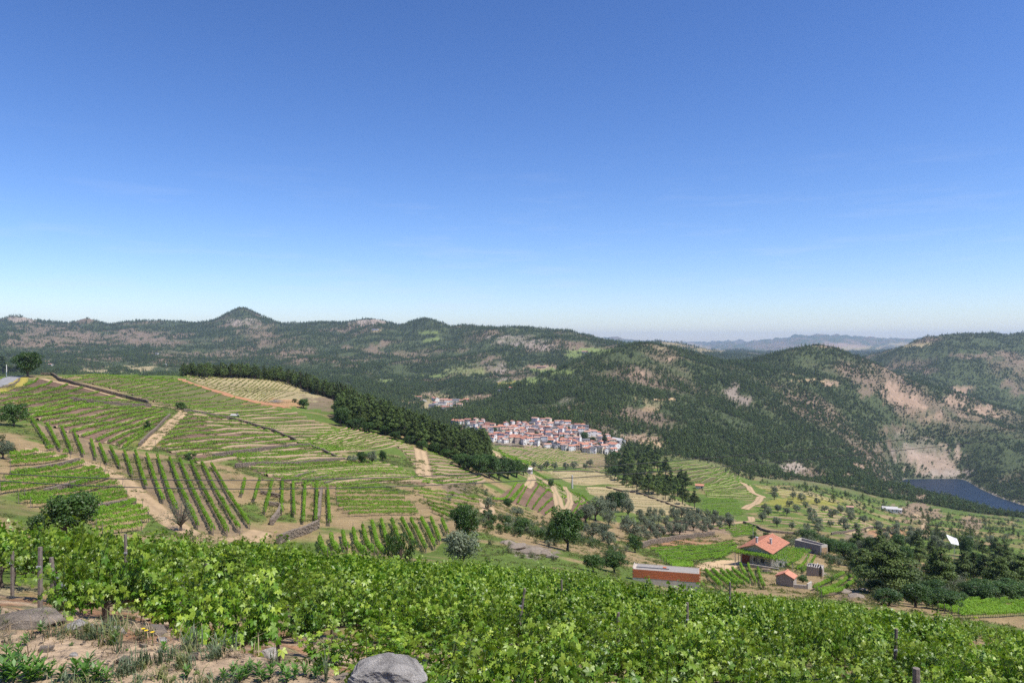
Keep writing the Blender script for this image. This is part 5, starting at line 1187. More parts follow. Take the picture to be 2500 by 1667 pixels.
# ---- farmhouse with pergola
rzf = math.radians(-38); wv_ = np.array([math.cos(rzf), math.sin(rzf)]); lv_ = np.array([-math.sin(rzf), math.cos(rzf)])
pf = P(1883, 1386, 160)            # ground below the near corner
sF = pf[1] / 230.0
FR = np.array([pf[0], pf[1]]); Wf, Lf = 9.8 * sF, 15.5 * sF
cen = FR - wv_ * Wf / 2 + lv_ * Lf / 2
gz = float(height(FR[0], FR[1]))
eave = -(1350 - V0) / F * pf[1]
hf = eave - gz
farm = house('farmhouse', (cen[0], cen[1], gz), rzf, Wf, Lf, hf, 1.8 * sF, 'conc', 'tile', 'grey block farmhouse with broad orange tiled roof and two chimneys', 'house', wins=False, over=.55, sink=3)
rf = [c for c in farm.children if c.name.startswith('roof')][0]
tq = []; ox_, oy_ = Wf / 2 + .55, Lf / 2 + .55; rs_ = 1.8 * sF; dz_ = rs_ * .55 / (Wf / 2)
for s_ in (-1, 1):
    for y_ in np.arange(-oy_ + .15, oy_ - .1, .42):
        e0 = np.array([s_ * ox_, y_, hf - dz_ + .225]); r0 = np.array([s_ * .05, y_, hf + rs_ + .215]); w_ = np.array([0, .09, 0]); u__ = np.array([0, 0, .09])
        tq += [[e0 - w_, r0 - w_, r0 + u__, e0 + u__], [e0 + u__, r0 + u__, r0 + w_, e0 + w_], [e0 - w_, e0 + u__, e0 + w_, e0]]
tr_ = link('tile_rows', qmesh('tile_rows', tq, M['tile']), rf); tr_['kind'] = 'stuff'
for nm_, cx_, cy_, zz in (('chimney', -.1, -Lf * .42, hf + 2.3), ('chimney', Wf * .26, -Lf * .08, hf + 1.2)):
    link(nm_, qmesh('chimney', np.concatenate([box_q((cx_, cy_, zz + .5), (.55, .55, 1.7)), box_q((cx_, cy_, zz + 1.42), (.75, .75, .16))]), M['greyr']), rf)
link('door', qmesh('door', box_q((-Wf * .32, -Lf / 2 - .04, 1.25), (2.4, .12, 2.5)), M['door']), farm)
for xx in (-Wf * .02, Wf * .22): link('window', qmesh('window', box_q((xx, -Lf / 2 - .03, 1.7), (1.1, .1, 1.1)), M['glass']), farm)
link('plinth', qmesh('plinth', box_q((0, -Lf / 2 - .02, .9), (Wf * .98, .06, 2.2)), M['conc']), farm)
for yy in (-.25, .0, .25): link('window', qmesh('window', box_q((Wf / 2 + .03, yy * Lf, 1.7), (.1, 1.1, 1.1)), M['glass']), farm)
ant = link('antenna', qmesh('antenna', tube_q([[-Wf * .2, -Lf * .3, hf + 1.5], [-Wf * .2, -Lf * .3, hf + 6]], .05, 4), M['metal']), farm)
def pergola(name, c, rz, sx, sy, z, label):
    e = local(name, (c[0], c[1], gz), rz, label, 'pergola')
    for ix in np.linspace(-sx / 2, sx / 2, max(2, int(sx / 3))):
        for iy in (-sy / 2, sy / 2):
            link('post', qmesh('post', box_q((ix, iy, z / 2 - 1), (.16, .16, z + 2)), M['conc']), e)
    link('beams', qmesh('beams', np.concatenate([box_q((0, iy, z), (sx, .1, .12)) for iy in np.linspace(-sy / 2, sy / 2, 5)]), M['post']), e)
    return e
def canopy(name, c, rz, sx, sy, z0, n, label, leaf=.3):
    rng = np.random.default_rng(int(sx * 31)); cs = np.stack([rng.uniform(-sx / 2, sx / 2, n), rng.uniform(-sy / 2, sy / 2, n), rng.normal(0, .22, n) + z0], 1)
    cs[:, 2] += .3 * vn(cs[:, 0] / 1.2, cs[:, 1] / 1.2, 4)
    Q = leaf_quads(cs, unit(rng.normal(size=(n, 3)) * .5 + [0, 0, .8]), leaf * rng.uniform(.7, 1.3, n), .9, rng)
    o = link(name, qmesh(name, Q, M['vinefar'], tint=rng.random(n)), loc=(c[0], c[1], gz), rz=rz); tag(o, label, 'climbing vine'); return o
c1 = FR - wv_ * Wf * .48 - lv_ * 1.6; pergola('pergola', c1, rzf, Wf * 1.15, 2.6, 3.5, 'concrete post pergola along the gable of the farmhouse'); canopy('pergola_vine', c1, rzf, Wf * 1.3, 3.2, 3.7, 2200, 'green vine roof covering the pergola along the farmhouse gable')
c2 = FR + wv_ * 3.4 + lv_ * Lf * .42; pergola('pergola', c2, rzf, 6, Lf * .95, 3.0, 'large vine pergola on the right side of the farmhouse'); canopy('pergola_vine', c2, rzf, 8, Lf * 1.1, 3.3, 4200, 'leafy vine covering the large pergola right of the farmhouse')
tw = FR - wv_ * 1.0 - lv_ * 4.2
stw = link('terrace_wall', qmesh('terrace_wall', box_q((0, 0, .1), (9, .4, 1.4)), M['stonewall']), loc=(tw[0], tw[1], float(height(tw[0], tw[1]))), rz=rzf + .1); tag(stw, 'low pale terrace wall in front of the farmhouse pergola', 'wall')

# ---- red brick shed above the near vines
pb = P(1707, 1452, 80); Db = pb[1]; k_ = Db / F
sh_top = -(1401 - V0) * k_; hb_ = sh_top - pb[2]
pw = 153 * k_; rzb = math.atan2(3.1, -10.0) + math.pi     # along the long side
ux = np.array([1.0, -0.26]); ux /= np.linalg.norm(ux); rzb = math.atan2(ux[1], ux[0]); uy = np.array([-ux[1], ux[0]])
Lb, Wb = pw / ux[0] * 1.02, 2.9
cb = np.array([pb[0], pb[1]]) - ux * Lb / 2 + uy * Wb / 2
shed = local('brick_shed', (cb[0], cb[1], pb[2]), rzb, 'long flat roofed shed of red brick above grey concrete, behind the near vines', 'shed')
hc = hb_ * .60
link('concrete_base', qmesh('concrete_base', box_q((0, 0, hc / 2 - .6), (Lb, Wb, hc + 1.2)), M['conc']), shed)
link('brick_core', qmesh('brick_core', box_q((0, 0, (hc + hb_) / 2), (Lb - .06, Wb - .06, hb_ - hc)), M['mortar']), shed)
bq = []; rb_ = np.random.default_rng(3); nc = max(5, int((hb_ - hc) / .21)); ch = (hb_ - hc) / nc
for c_ in range(nc):
    z_ = hc + ch * (c_ + .5)
    for sgn in (-1, 1):
        xs = np.arange(-Lb / 2 + (.16 if c_ % 2 else 0), Lb / 2 - .1, .325)
        for x_ in xs: bq.append(box_q((x_ + .155, sgn * (Wb / 2 - .01), z_), (.305, .06 + rb_.uniform(-.012, .012), ch - .018)))
    for sgn in (-1, 1):
        for y_ in np.arange(-Wb / 2 + .05, Wb / 2 - .3, .325): bq.append(box_q((sgn * (Lb / 2 - .01), y_ + .155, z_), (.06, .305, ch - .018)))
link('bricks', qmesh('bricks', np.concatenate(bq), M['brick']), shed)['kind'] = 'stuff'
link('end_render', qmesh('end_render', np.array([[[Lb/2+.045, -Wb/2, -.8], [Lb/2+.045, Wb/2, -.8], [Lb/2+.045, Wb/2, hb_], [Lb/2+.045, -Wb/2, hc*.9]]]), M['conc']), shed)
par = np.concatenate([box_q((0, -Wb / 2 + .06, hb_ + .03), (Lb, .12, .08)), box_q((Lb / 2 - .06, 0, hb_ + .04), (.12, Wb - .25, .09)), box_q((-Lb / 2 + .06, 0, hb_ + .1), (.12, Wb, .22)), box_q((0, Wb / 2 - .06, hb_ + .03), (Lb - .3, .12, .08))])
link('parapet', qmesh('parapet', par, M['mortar']), shed)
link('roof_slab', qmesh('roof_slab', box_q((0.2, 0, hb_ + .0), (Lb - .7, Wb - .3, .05)), M['roofgrey']), shed)
link('roof_beam', qmesh('roof_beam', box_q((-Lb * .2, -.4, hb_ + .09), (Lb * .5, .14, .12)), M['schist']), shed)
link('roof_hole', qmesh('roof_hole', box_q((-Lb * .02, .2, hb_ + .1), (.5, .4, .14)), M['brick']), shed)
rbk = link('red_board', qmesh('red_board', box_q((0, 0, .2), (1.0, .1, .5), 0), M['door']), loc=(pb[0] - ux[0] * .9 - .2, pb[1] - ux[1] * .9 - .6, pb[2]), rz=rzb); tag(rbk, 'dark red board leaning at the foot of the brick shed', 'board')

# ---- long grey roofless building
pg = P(2004, 1355, 200); kg = pg[1] / F
e = local('grey_building', tuple(pg), 0, 'roofless long building of dark grey blocks with a brown rubble end wall', 'building')
a0 = np.array([0, 0.]); a1 = np.array([-.64, .77]) * 66 * kg; a2 = np.array([.80, .60]) * 30 * kg; hg = 24 * kg
def wall_q(p, q, h1, h2, th=.35):
    p, q = np.array(p), np.array(q); dr = (q - p) / np.linalg.norm(q - p); nn_ = np.array([-dr[1], dr[0]]) * th
    def pt(a, z): return [a[0], a[1], z]
    return np.array([[pt(p, -2), pt(q, -2), pt(q, h2), pt(p, h1)], [pt(p + nn_, -2), pt(q + nn_, -2), pt(q + nn_, h2), pt(p + nn_, h1)], [pt(p, h1), pt(q, h2), pt(q + nn_, h2), pt(p + nn_, h1)], [pt(p, -2), pt(p + nn_, -2), pt(p + nn_, h1), pt(p, h1)], [pt(q, -2), pt(q + nn_, -2), pt(q + nn_, h2), pt(q, h2)]])
link('long_wall', qmesh('long_wall', wall_q(a0, a1, hg, hg), M['concdark']), e)
link('coping', qmesh('coping', wall_q(a0, a1, hg + .12, hg + .12, .5)[2:3], M['conc']), e)
link('end_wall', qmesh('end_wall', wall_q(a0 + [.3, .2], a2, hg, hg * .86), M['conc']), e)
link('rubble_panel', qmesh('rubble_panel', wall_q(a2 * .12 + [.06, -.08], a2 * .92 + [.06, -.08], hg * .72, hg * .62, .05), M['rubble']), e)
link('back_wall', qmesh('back_wall', wall_q(a2, a1 + a2, hg * .86, hg), M['conc']), e)
link('far_wall', qmesh('far_wall', wall_q(a1, a1 + a2, hg, hg), M['conc']), e)
pr_ = P(1992, 1352, 200); bs = link('brick_shack', qmesh('brick_shack', np.concatenate([box_q((0, 0, .9), (1.4, 1.2, 2.2)), box_q((-1.2, 0, 2.05), (2.4, 1.4, .1))]), M['brick']), loc=tuple(pr_), rz=-.6); tag(bs, 'small orange brick lean-to against the dark grey wall', 'shack')

# ---- small stone shed with orange roof, and its yard
ps = P(1937, 1433, 130); ks = ps[1] / F; rzs = math.radians(-35); wv2 = np.array([math.cos(rzs), math.sin(rzs)]); lv2 = np.array([-math.sin(rzs), math.cos(rzs)])
Ws, Ls_ = 34 * ks / wv2[0], 30 * ks
cs_ = np.array([ps[0], ps[1]]) - wv2 * Ws / 2 + lv2 * Ls_ / 2
house('stone_shed', (cs_[0], cs_[1], ps[2]), rzs, Ws, Ls_, 20 * ks, Ws * .22, 'stonewall', 'tile', 'little rubble stone shed with orange tiled roof below the farm', 'shed', wins=False, over=.2, sink=1.5)
yw = local('yard_wall', tuple(P(1938, 1435, 130)), 0, 'low stone yard wall joined to the little orange roofed shed', 'wall')
q0 = np.array([0, 0]); q1 = np.array([30 * ks, -9 * ks]); q2 = q1 + np.array([15 * ks, 12 * ks])
link('front_wall', qmesh('front_wall', wall_q(q0, q1, 9 * ks, 9 * ks, .3), M['stonewall']), yw); link('end_wall', qmesh('end_wall', wall_q(q1 + [.05, 0], q2, 13 * ks, 15 * ks, .3), M['conc']), yw)

# ---- collapsed hut
pc = P(1992, 1406, 130); kc = pc[1] / F; rzc = math.radians(-30)
hut = local('collapsed_hut', tuple(pc), rzc, 'collapsed stone hut with fallen silvery roof planks', 'hut')
wq_, lq_, hq_ = 34 * kc, 28 * kc, 22 * kc
link('walls', qmesh('walls', np.concatenate([box_q((-wq_ * .2, 0, hq_ / 2 - .4), (wq_ * .8, .3, hq_ + .8)), box_q((wq_ * .4, lq_ / 2, hq_ / 2 - .4), (.3, lq_, hq_ + .8)), box_q((-wq_ * .6, lq_ / 2, hq_ / 2 - .4), (.3, lq_, hq_ + .8)), box_q((-wq_ * .1, lq_, hq_ / 2 - .4), (wq_, .3, hq_ + .8))]), M['stonewall']), hut)
link('doorway', qmesh('doorway', box_q((wq_ * .27, .0, hq_ * .4), (wq_ * .12, .2, hq_ * .8)), M['glass']), hut)
rq = np.random.default_rng(9)
for i in range(12):
    me = qmesh('plank', box_q((0, 0, 0), (.24, lq_ * rq.uniform(.55, .7), .05)), M['oldwood'])
    o = link('plank', me, hut, loc=(-wq_ * .55 + i * wq_ * .085, lq_ * (.25 if i % 2 else .68) + rq.uniform(-.1, .1), hq_ + rq.uniform(-.15, .35)))
    o.rotation_euler = ((.38 if i % 2 else -.38) + rq.uniform(-.2, .2), rq.uniform(-.2, .2), rq.uniform(-.25, .25))

# brushwood heap, white chair-like debris, poles, masts
def heap(name, u_, v_, r, n, mat, label, cat, dm, ln=1.2):
    p = P(u_, v_, dm); rng = np.random.default_rng(int(u_)); q = []
    for _ in range(n):
        c = rng.normal(0, r * .4, 2); zc = max(0, r * .5 - np.hypot(*c) * .4) * rng.random() + .1; a = rng.uniform(0, 6.28); l = rng.uniform(.5, 1) * ln * .5
        q.append(tube_q([[c[0] - math.cos(a) * l, c[1] - math.sin(a) * l, zc + rng.uniform(-.1, .2)], [c[0] + math.cos(a) * l, c[1] + math.sin(a) * l, zc + rng.uniform(-.1, .3)]], .04, 4))
    o = link(name, qmesh(name, np.concatenate(q), M[mat]), loc=tuple(p)); tag(o, label, cat)
heap('brushwood_heap', 1870, 1396, 1.8, 60, 'post', 'dark brushwood heap at the edge of the fanning rows', 'brushwood', 150)
heap('brushwood_heap', 672, 982, 4.0, 80, 'palebark', 'pale felled branches lying on the red hilltop earth', 'brushwood', 250, 5)
heap('brushwood_heap', 2010, 1404, 1.4, 30, 'oldwood', 'scattered broken boards right of the collapsed hut', 'boards', 130)
def pole(name, u_, vb, hpx, r, mat, label, dm, cat='pole', tip=True):
    p = P(u_, vb, dm); h = hpx * p[1] / F
    e = local(name, tuple(p), 0, label, cat); link('shaft', qmesh('shaft', tube_q([[0, 0, -.5], [0, 0, h]], [r, r * .75], 8), M[mat]), e)
    if tip: link('insulator', qmesh('insulator', box_q((0, 0, h), (.9, .12, .12)), M['metal']), e)
pole('utility_pole', 16, 920, 30, .22, 'white', 'white utility pole at the left edge beside the big rounded tree', 150)
pole('concrete_column', 1397, 1192, 32, .75, 'greyr', 'short grey concrete column standing among the striped rows', 300, 'column', False)
pole('utility_pole', 1602, 1120, 30, .25, 'metal', 'thin grey pole in front of the pine hill foot', 600)
# mast with white sheet
pm_ = P(2330, 1366, 220); km = pm_[1] / F; hm_ = 62 * km
e = local('mast', tuple(pm_), 0, 'slim grey lattice mast carrying the white sheet above the pines', 'mast')
for a in range(3):
    th = a * 2.09; link('mast_leg', qmesh('mast_leg', tube_q([[.28 * math.cos(th), .28 * math.sin(th), -.5], [.14 * math.cos(th), .14 * math.sin(th), hm_ * .62]], .035, 4), M['metal']), e)
br = []
for i in range(12):
    z0, z1 = hm_ * .62 * i / 12, hm_ * .62 * (i + 1) / 12; a, b = i * 2.09, (i + 1) * 2.09
    br.append(tube_q([[.25 * math.cos(a), .25 * math.sin(a), z0], [.25 * math.cos(b), .25 * math.sin(b), z1]], .02, 3 + 1))
link('bracing', qmesh('bracing', np.concatenate(br), M['metal']), e)
S = []
def spt(a, b):  # a across 0..1, b down 0..1
    top = np.array([-20 * km + 24 * km * a, -.2 + .5 * math.sin(a * 5), hm_ - 9 * km * a]); bot = np.array([-14 * km + 20 * km * a, -1.6, hm_ * .66 - 5 * km * a + 2 * km])
    return top * (1 - b) + bot * b + np.array([0, .25 * math.sin(a * 9 + b * 4), 0])
for i in range(8):
    for j in range(6): S.append([spt(i / 8, j / 6), spt((i + 1) / 8, j / 6), spt((i + 1) / 8, (j + 1) / 6), spt(i / 8, (j + 1) / 6)])
o = link('white_sheet', qmesh('white_sheet', S, M['sheet']), loc=tuple(pm_)); tag(o, 'crumpled white sheet spread at the top of the slim mast', 'sheet')

# ---- cables across the valley
def cable(name, pts, dA, dB, uA, uB, label):
    xa, xb = (uA - U0) / F * dA, (uB - U0) / F * dB
    n = 60; t = np.linspace(0, 1, n); x_ = xa + (xb - xa) * t; y_ = dA + (dB - dA) * t; u_ = U0 + F * x_ / y_
    pts = np.array(pts, float); cf = np.polyfit(pts[:, 0] / 1000, pts[:, 1], 3)
    v_ = np.polyval(cf, u_ / 1000); z_ = -(v_ - V0) / F * y_
    o = link(name, qmesh(name, tube_q(np.stack([x_, y_, z_], 1), .032, 5), M['cable'])); tag(o, label, 'cable', 'cables over the valley')
CB = 1
cable('power_cable', [(0,1158),(270,1163),(500,1171),(700,1173),(1040,1165),(1400,1142),(1800,1110),(2500,1042)], 42, 112, -350, 2800, 'upper of the two thin black cables spanning the vineyard valley')
cable('power_cable', [(0,1176),(270,1183),(500,1192),(700,1195),(1040,1186),(1400,1166),(1800,1134),(2500,1068)], 41, 111, -350, 2800, 'lower of the two thin black cables spanning the vineyard valley')

# ---- bedrock outcrops
def rock_mesh(size, seed, sub=14, rough=.25, mat='granite', flat=.0):
    rng = np.random.default_rng(seed); n = sub
    PLN = unit(rng.normal(size=(16, 3)) * [1, 1, .8]); PLD = rng.uniform(.62, .86, 16)
    g = np.linspace(-1, 1, n); A_, B_ = np.meshgrid(g, g); Qs = []
    for ax in range(3):
        for sg in (-1, 1):
            Pn = np.zeros((n, n, 3)); Pn[..., ax] = sg; Pn[..., (ax + 1) % 3] = A_; Pn[..., (ax + 2) % 3] = B_ * sg
            Pn = Pn / (np.linalg.norm(Pn, axis=-1, keepdims=True)) * (1 - flat) + Pn * flat
            nn_ = (fbm(Pn[..., 0] * 1.4 + seed, Pn[..., 1] * 1.4 + 5, 5, seed, .55) + fbm(Pn[..., 1] * 1.4 + seed + 9, Pn[..., 2] * 1.4 + 15, 5, seed + 1, .55) + fbm(Pn[..., 2] * 1.4 + seed + 3, Pn[..., 0] * 1.4 + 25, 5, seed + 2, .55)) / 1.7 - .88
            for pn_, pd_ in zip(PLN, PLD):
                ex = np.maximum((Pn * pn_).sum(-1) - pd_, 0); Pn = Pn - ex[..., None] * pn_ * .93
            Pn = Pn * (1 + rough * 1.2 * nn_[..., None]) * np.array(size) * .58
            Qs.append(np.stack([Pn[:-1, :-1], Pn[:-1, 1:], Pn[1:, 1:], Pn[1:, :-1]], 2).reshape(-1, 4, 3))
    return qmesh('rock', np.concatenate(Qs), M[mat])
def rock(name, u_, v_, wpx, hpx, dm, seed, label, mat='granite', depth=None, rz=0, sub=14, group=None, rough=.25, flat=.15, sinkf=.25, D=None):
    p = P(u_, v_, dm) if D is None else np.array([(u_ - U0) / F * D, D, -(v_ - V0) / F * D])
    k = p[1] / F; w_, h_ = wpx * k, hpx * k
    o = link(name, rock_mesh((w_, depth or w_ * .7, h_ * 1.5), seed, sub, rough, mat, flat), loc=(p[0], p[1] + (depth or w_ * .7) * .2, p[2] + h_ * (.5 - sinkf)), rz=rz); tag(o, label, 'rock', group)
for i, (u_, v_, w_, h_, lb) in enumerate([(1262,1338,50,18,'grey bedrock ledge at the upper left of the rocky bank'),(1300,1350,54,20,'slanting grey rock in the middle of the rocky bank'),(1330,1352,32,18,'cracked boulder right of the slanting grey rock'),(1348,1360,26,14,'small boulder at the lower end of the rocky bank'),(1240,1326,34,12,'flat brown rock at the top of the rocky bank'),(1318,1342,20,12,'rounded stone on top of the rocky bank')]):
    rock('bedrock', u_, v_ + 3, w_ * 1.1, h_ * .62, 90, 20 + i, lb, 'slab', group='rocks of the bank')
for i, (u_, v_, w_, h_, lb) in enumerate([(2060,1446,40,10,'pale streaked rock slab on the bare patch'),(2095,1456,46,9,'long low slab at the right of the bare patch'),(2040,1436,24,8,'small pale slab at the left of the bare patch'),(2110,1440,26,6,'flat stone at the top of the bare patch')]):
    rock('bedrock', u_, v_ + 2, w_, h_ * .7, 100, 40 + i, lb, 'slab', group='slabs of the bare patch')

# ------------------------------------------------------------------ foreground vines
def vine_meshes(seed, n, leaf, lobed):
    rng = np.random.default_rng(seed)
    # shoots spring from the cordon, arch out and up; leaves sit along them
    cs, tints, sizes, nrms = [], [], [], []; tubes = []
    ns = 34
    for i in range(ns):
        x0 = rng.uniform(-.62, .62); a = rng.uniform(-.9, .9); side = rng.choice([-1, 1])
        Ls = rng.uniform(.5, 1.05) if rng.random() < .8 else rng.uniform(1.1, 1.5); dy = side * rng.uniform(.05, .6); dx = rng.uniform(-.35, .35)
        droop = rng.uniform(.0, .55) if abs(dy) > .3 else rng.uniform(-.1, .2)
        t = np.linspace(0, 1, 9); px = x0 + dx * t; py = dy * t ** 1.2; pz = .62 + Ls * t * (1 - .25 * t) - droop * t ** 2.2
        tubes.append(tube_q(np.stack([px, py, pz], 1)[::4], [.008, .006, .003], 4))
        m = int(n / ns); k = np.clip(rng.beta(1.6, 1.1, m), 0, 1)
        c = np.stack([np.interp(k, t, px), np.interp(k, t, py), np.interp(k, t, pz)], 1) + rng.normal(0, .055, (m, 3))
        cs.append(c); tints.append(np.clip((k - .35) * .9 + rng.normal(0, .2, m), 0, 1) ** 1.25); sizes.append(leaf * rng.uniform(.6, 1.35, m) * (1.1 - .35 * k))
        out = unit(np.stack([rng.normal(0, .4, m), np.full(m, side * .8) + rng.normal(0, .3, m), rng.uniform(.1, 1.2, m)], 1) + rng.normal(0, .35, (m, 3))); nrms.append(out)
    c = np.concatenate(cs); t = np.concatenate(tints); s = np.concatenate(sizes); nr = np.concatenate(nrms)
    low = c[:, 2] < .12; c[low, 2] = rng.uniform(.2, .6, low.sum())
    if lobed: Q, tt = lobed_quads(c, nr, s, t, rng)
    else: Q, tt = leaf_quads(c, nr, s, .95, rng, .25), t
    tr = [tube_q([[rng.uniform(-.05, .05), 0, -.25], [.03, .02, .3], [.0, 0, .66]], [.045, .035, .03], 6), tube_q([[0, 0, .62], [-.35, .02, .66], [-.68, 0, .62]], [.028, .02, .012], 5), tube_q([[0, 0, .62], [.35, -.02, .66], [.68, 0, .62]], [.028, .02, .012], 5)]
    return Q, tt, np.concatenate(tr), np.concatenate(tubes)
def lobed_quads(c, nr, s, t, rng):
    n = len(c); r = unit(rng.normal(size=(n, 3)) * .6 + [0, 0, -.9]); tx = unit(r - (r * nr).sum(1, keepdims=True) * nr); ty = np.cross(nr, tx)
    A = np.radians([-105, -52, 0, 52, 105]); Lr = [.62, .86, 1.0, .86, .62]; out = []
    for a, lr in zip(A, Lr):
        def pt(ang, rad, lift): return c + (tx * math.cos(ang) + ty * math.sin(ang)) * (s * rad * .62)[:, None] + nr * (s * lift)[:, None]
        out.append(np.stack([c + 0 * tx, pt(a - .40, .52 * lr + .1, .06), pt(a, lr, -.10), pt(a + .40, .52 * lr + .1, .06)], 1))
    Q = np.stack(out, 1).reshape(-1, 4, 3); return Q, np.repeat(t, 5)
VN = [vine_meshes(700 + i, 620, .122, True) for i in range(5)]
VM = [vine_meshes(720 + i, 540, .14, False) for i in range(5)]
VNm = [(qmesh('foliage', q, M['vine'], tint=t), qmesh('trunk', tr, M['bark']), qmesh('shoots', tb, M['grass'])) for q, t, tr, tb in VN]
VMm = [(qmesh('foliage', q, M['vine'], tint=t), qmesh('trunk', tr, M['bark'])) for q, t, tr, tb in VM]
VX = [qmesh('vineyard_vine', np.concatenate([q, tr]), [M['vine'], M['bark']], mi=np.r_[np.zeros(len(q)), np.ones(len(tr))], tint=np.r_[t, np.zeros(len(tr))]) for q, t, tr, tb in [vine_meshes(740 + i, 400, .165, False) for i in range(5)]]
ang = math.radians(14); dx_, dy_ = math.cos(ang), math.sin(ang)
cand = []
for r in range(-70, 90):
    off = r * 2.15
    for k in range(-90, 110):
        s_ = k * 1.12 + (r % 2) * .5
        x_ = dx_ * s_ - dy_ * off; y_ = dy_ * s_ + dx_ * off
        if y_ < 5.5 or y_ > 100: continue
        x_ += RNG.normal(0, .08); y_ += RNG.normal(0, .08)
        u_ = U0 + F * x_ / y_
        if u_ < -140 or u_ > 2640: continue
        d0 = np.interp(u_, [-140, 120, 150, 260, 500, 700, 900, 1200, 2640], [15.5, 15, 10.5, 8.6, 7.4, 6.8, 6.2, 5.9, 5.7])
        d1 = np.interp(u_, [-140, 300, 700, 1000, 1300, 1500, 1560, 1700, 1760, 2000, 2200, 2420, 2640], [56, 60, 62, 66, 66, 60, 50, 54, 74, 82, 86, 90, 92])
        if y_ < d0 or y_ > d1: continue
        z_ = float(height(x_, y_)); v_ = V0 - z_ / y_ * F
        if ((u_ - 1345) / 42) ** 2 + ((v_ - 1478) / 26) ** 2 < 1: continue
        if ((u_ - 2405) / 75) ** 2 + ((v_ - 1610) / 34) ** 2 < 1: continue
        if ((u_ - 1610) / 32) ** 2 + ((y_ - 60) / 5) ** 2 < 1: continue
        if RNG.random() < .04 + .35 * (vn(x_ / 4.5, y_ / 3, 33) > .80): continue
        cand.append((y_, x_, z_, u_, v_, r))
cand.sort()
# only those of which something shows (the last few rows behind the brow may be hidden)
print('vines', len(cand))
near, far_ = cand[:300], cand[300:]
rset = sorted(set(q[5] for q in near)); rpos = {}
for r__ in rset:
    for k__, q in enumerate(sorted([q for q in near if q[5] == r__], key=lambda q: q[1])): rpos[(q[0], q[1])] = (rset.index(r__), k__)
for i, (y_, x_, z_, u_, v_, r__) in enumerate(near):
    e = link('grapevine', None, loc=(x_, y_, z_), rz=ang + RNG.choice([0, math.pi]) + RNG.normal(0, .12), scale=(RNG.uniform(.85, 1.1), RNG.uniform(.8, 1.1), .55 + .72 * vn(x_ / 2.4, y_ / 2.4, 12) + RNG.uniform(-.1, .12)))
    side = 'left' if u_ < 833 else ('middle' if u_ < 1667 else 'right')
    rp = rpos[(y_, x_)]
    tag(e, 'leafy grapevine, %s from the left in the %s slanting row beyond the earth bank' % (ORD[rp[1]], ORD[rp[0]]), 'grapevine', 'grapevines in the %s of the near vineyard' % side)
    if y_ < 19:
        k = RNG.integers(0, 5); link('foliage', VNm[k][0], e)['kind'] = 'stuff'; link('trunk', VNm[k][1], e); link('shoots', VNm[k][2], e)['kind'] = 'stuff'
    else:
        k = RNG.integers(0, 5); link('foliage', VMm[k][0], e)['kind'] = 'stuff'; link('trunk', VMm[k][1], e)
    if i < 10:
        rl = np.random.default_rng(900 + i)
        for q in range(26):
            if i == 0 and q < 4:
                Ql, tl = lobed_quads(np.zeros((1, 3)), np.array([[0, 0, 1.]]), np.array([.15]), np.array([[.15, .4, .7, .95][q]]), np.random.default_rng(q)); 
                if q == 0: LEAF = []
                LEAF.append(qmesh('leaf', Ql, M['vine'], tint=tl))
            lm = LEAF[rl.integers(0, len(LEAF))]
            o = link('leaf', lm, e, loc=(rl.uniform(-.65, .65), -.45 + rl.uniform(-.25, .1) if math.cos(e.rotation_euler[2]) > 0 else .45 + rl.uniform(-.1, .25), rl.uniform(.35, 1.35)))
            o.rotation_euler = (rl.uniform(-1.1, 1.1), rl.uniform(-.8, .8), rl.uniform(0, 6.28))
fa = np.array(far_)
sv = .55 + .78 * vn(fa[:, 1] / 2.4, fa[:, 0] / 2.4, 12) + RNG.uniform(-.1, .12, len(fa))
scatter('vineyard_canopy', np.stack([fa[:, 1], fa[:, 0], fa[:, 2]], 1), np.stack([np.ones(len(fa)) * 1.05, sv * 1.05, sv], 1), RNG.integers(0, 5, len(fa)), proto_collection('vineyard_vine', VX), 'farther grapevines of the near vineyard merging into one leafy slope')

# ---- posts
def vpost(u_, vt, label, lean=(0, 0), mat='post', w=.068, htop=1.95, brace=False, D0=20):
    Ds = np.linspace(D0 * .6, D0 * 1.5, 120); xs = (u_ - U0) / F * Ds; hs2 = -(vt - V0) / F * Ds - height(xs, Ds)
    D = Ds[np.argmin(np.abs(hs2 - np.clip(hs2[40], 1.75, 2.3)) + np.abs(Ds - D0) * .02)]
    D = min(D, 58); x_ = (u_ - U0) / F * D; z_ = float(height(x_, D))
    e = local('vine_post', (x_, D, z_), 0, label, 'post', 'wooden posts of the near vineyard')
    h = -(vt - V0) / F * D - z_
    link('shaft', qmesh('shaft', tube_q([[-lean[0], -lean[1], -.3], [0, 0, h * .55], [lean[0], lean[1], h]], [w * .6, w * .55, w * .5], 7), M[mat]), e)
    link('wire_staple', qmesh('wire_staple', box_q((0, -w * .55, h * .75), (w * 1.1, .02, .03)), M['metal']), e)
    if brace: link('brace', qmesh('brace', tube_q([[.05, 0, h * .72], [.42, -.1, h * .28]], [.035, .04], 6), M['schist']), e)
PD = {(30,1345):15,(131,1360):14,(308,1303):18,(98,1335):19,(505,1370):19,(445,1406):19,(1371,1414):30,(1270,1436):28,(1204,1482):22,(1382,1479):22,(1509,1494):20,(1678,1470):27,(1738,1456):32,(1782,1420):27,(2185,1534):20,(2237,1630):12,(2155,1512):24}
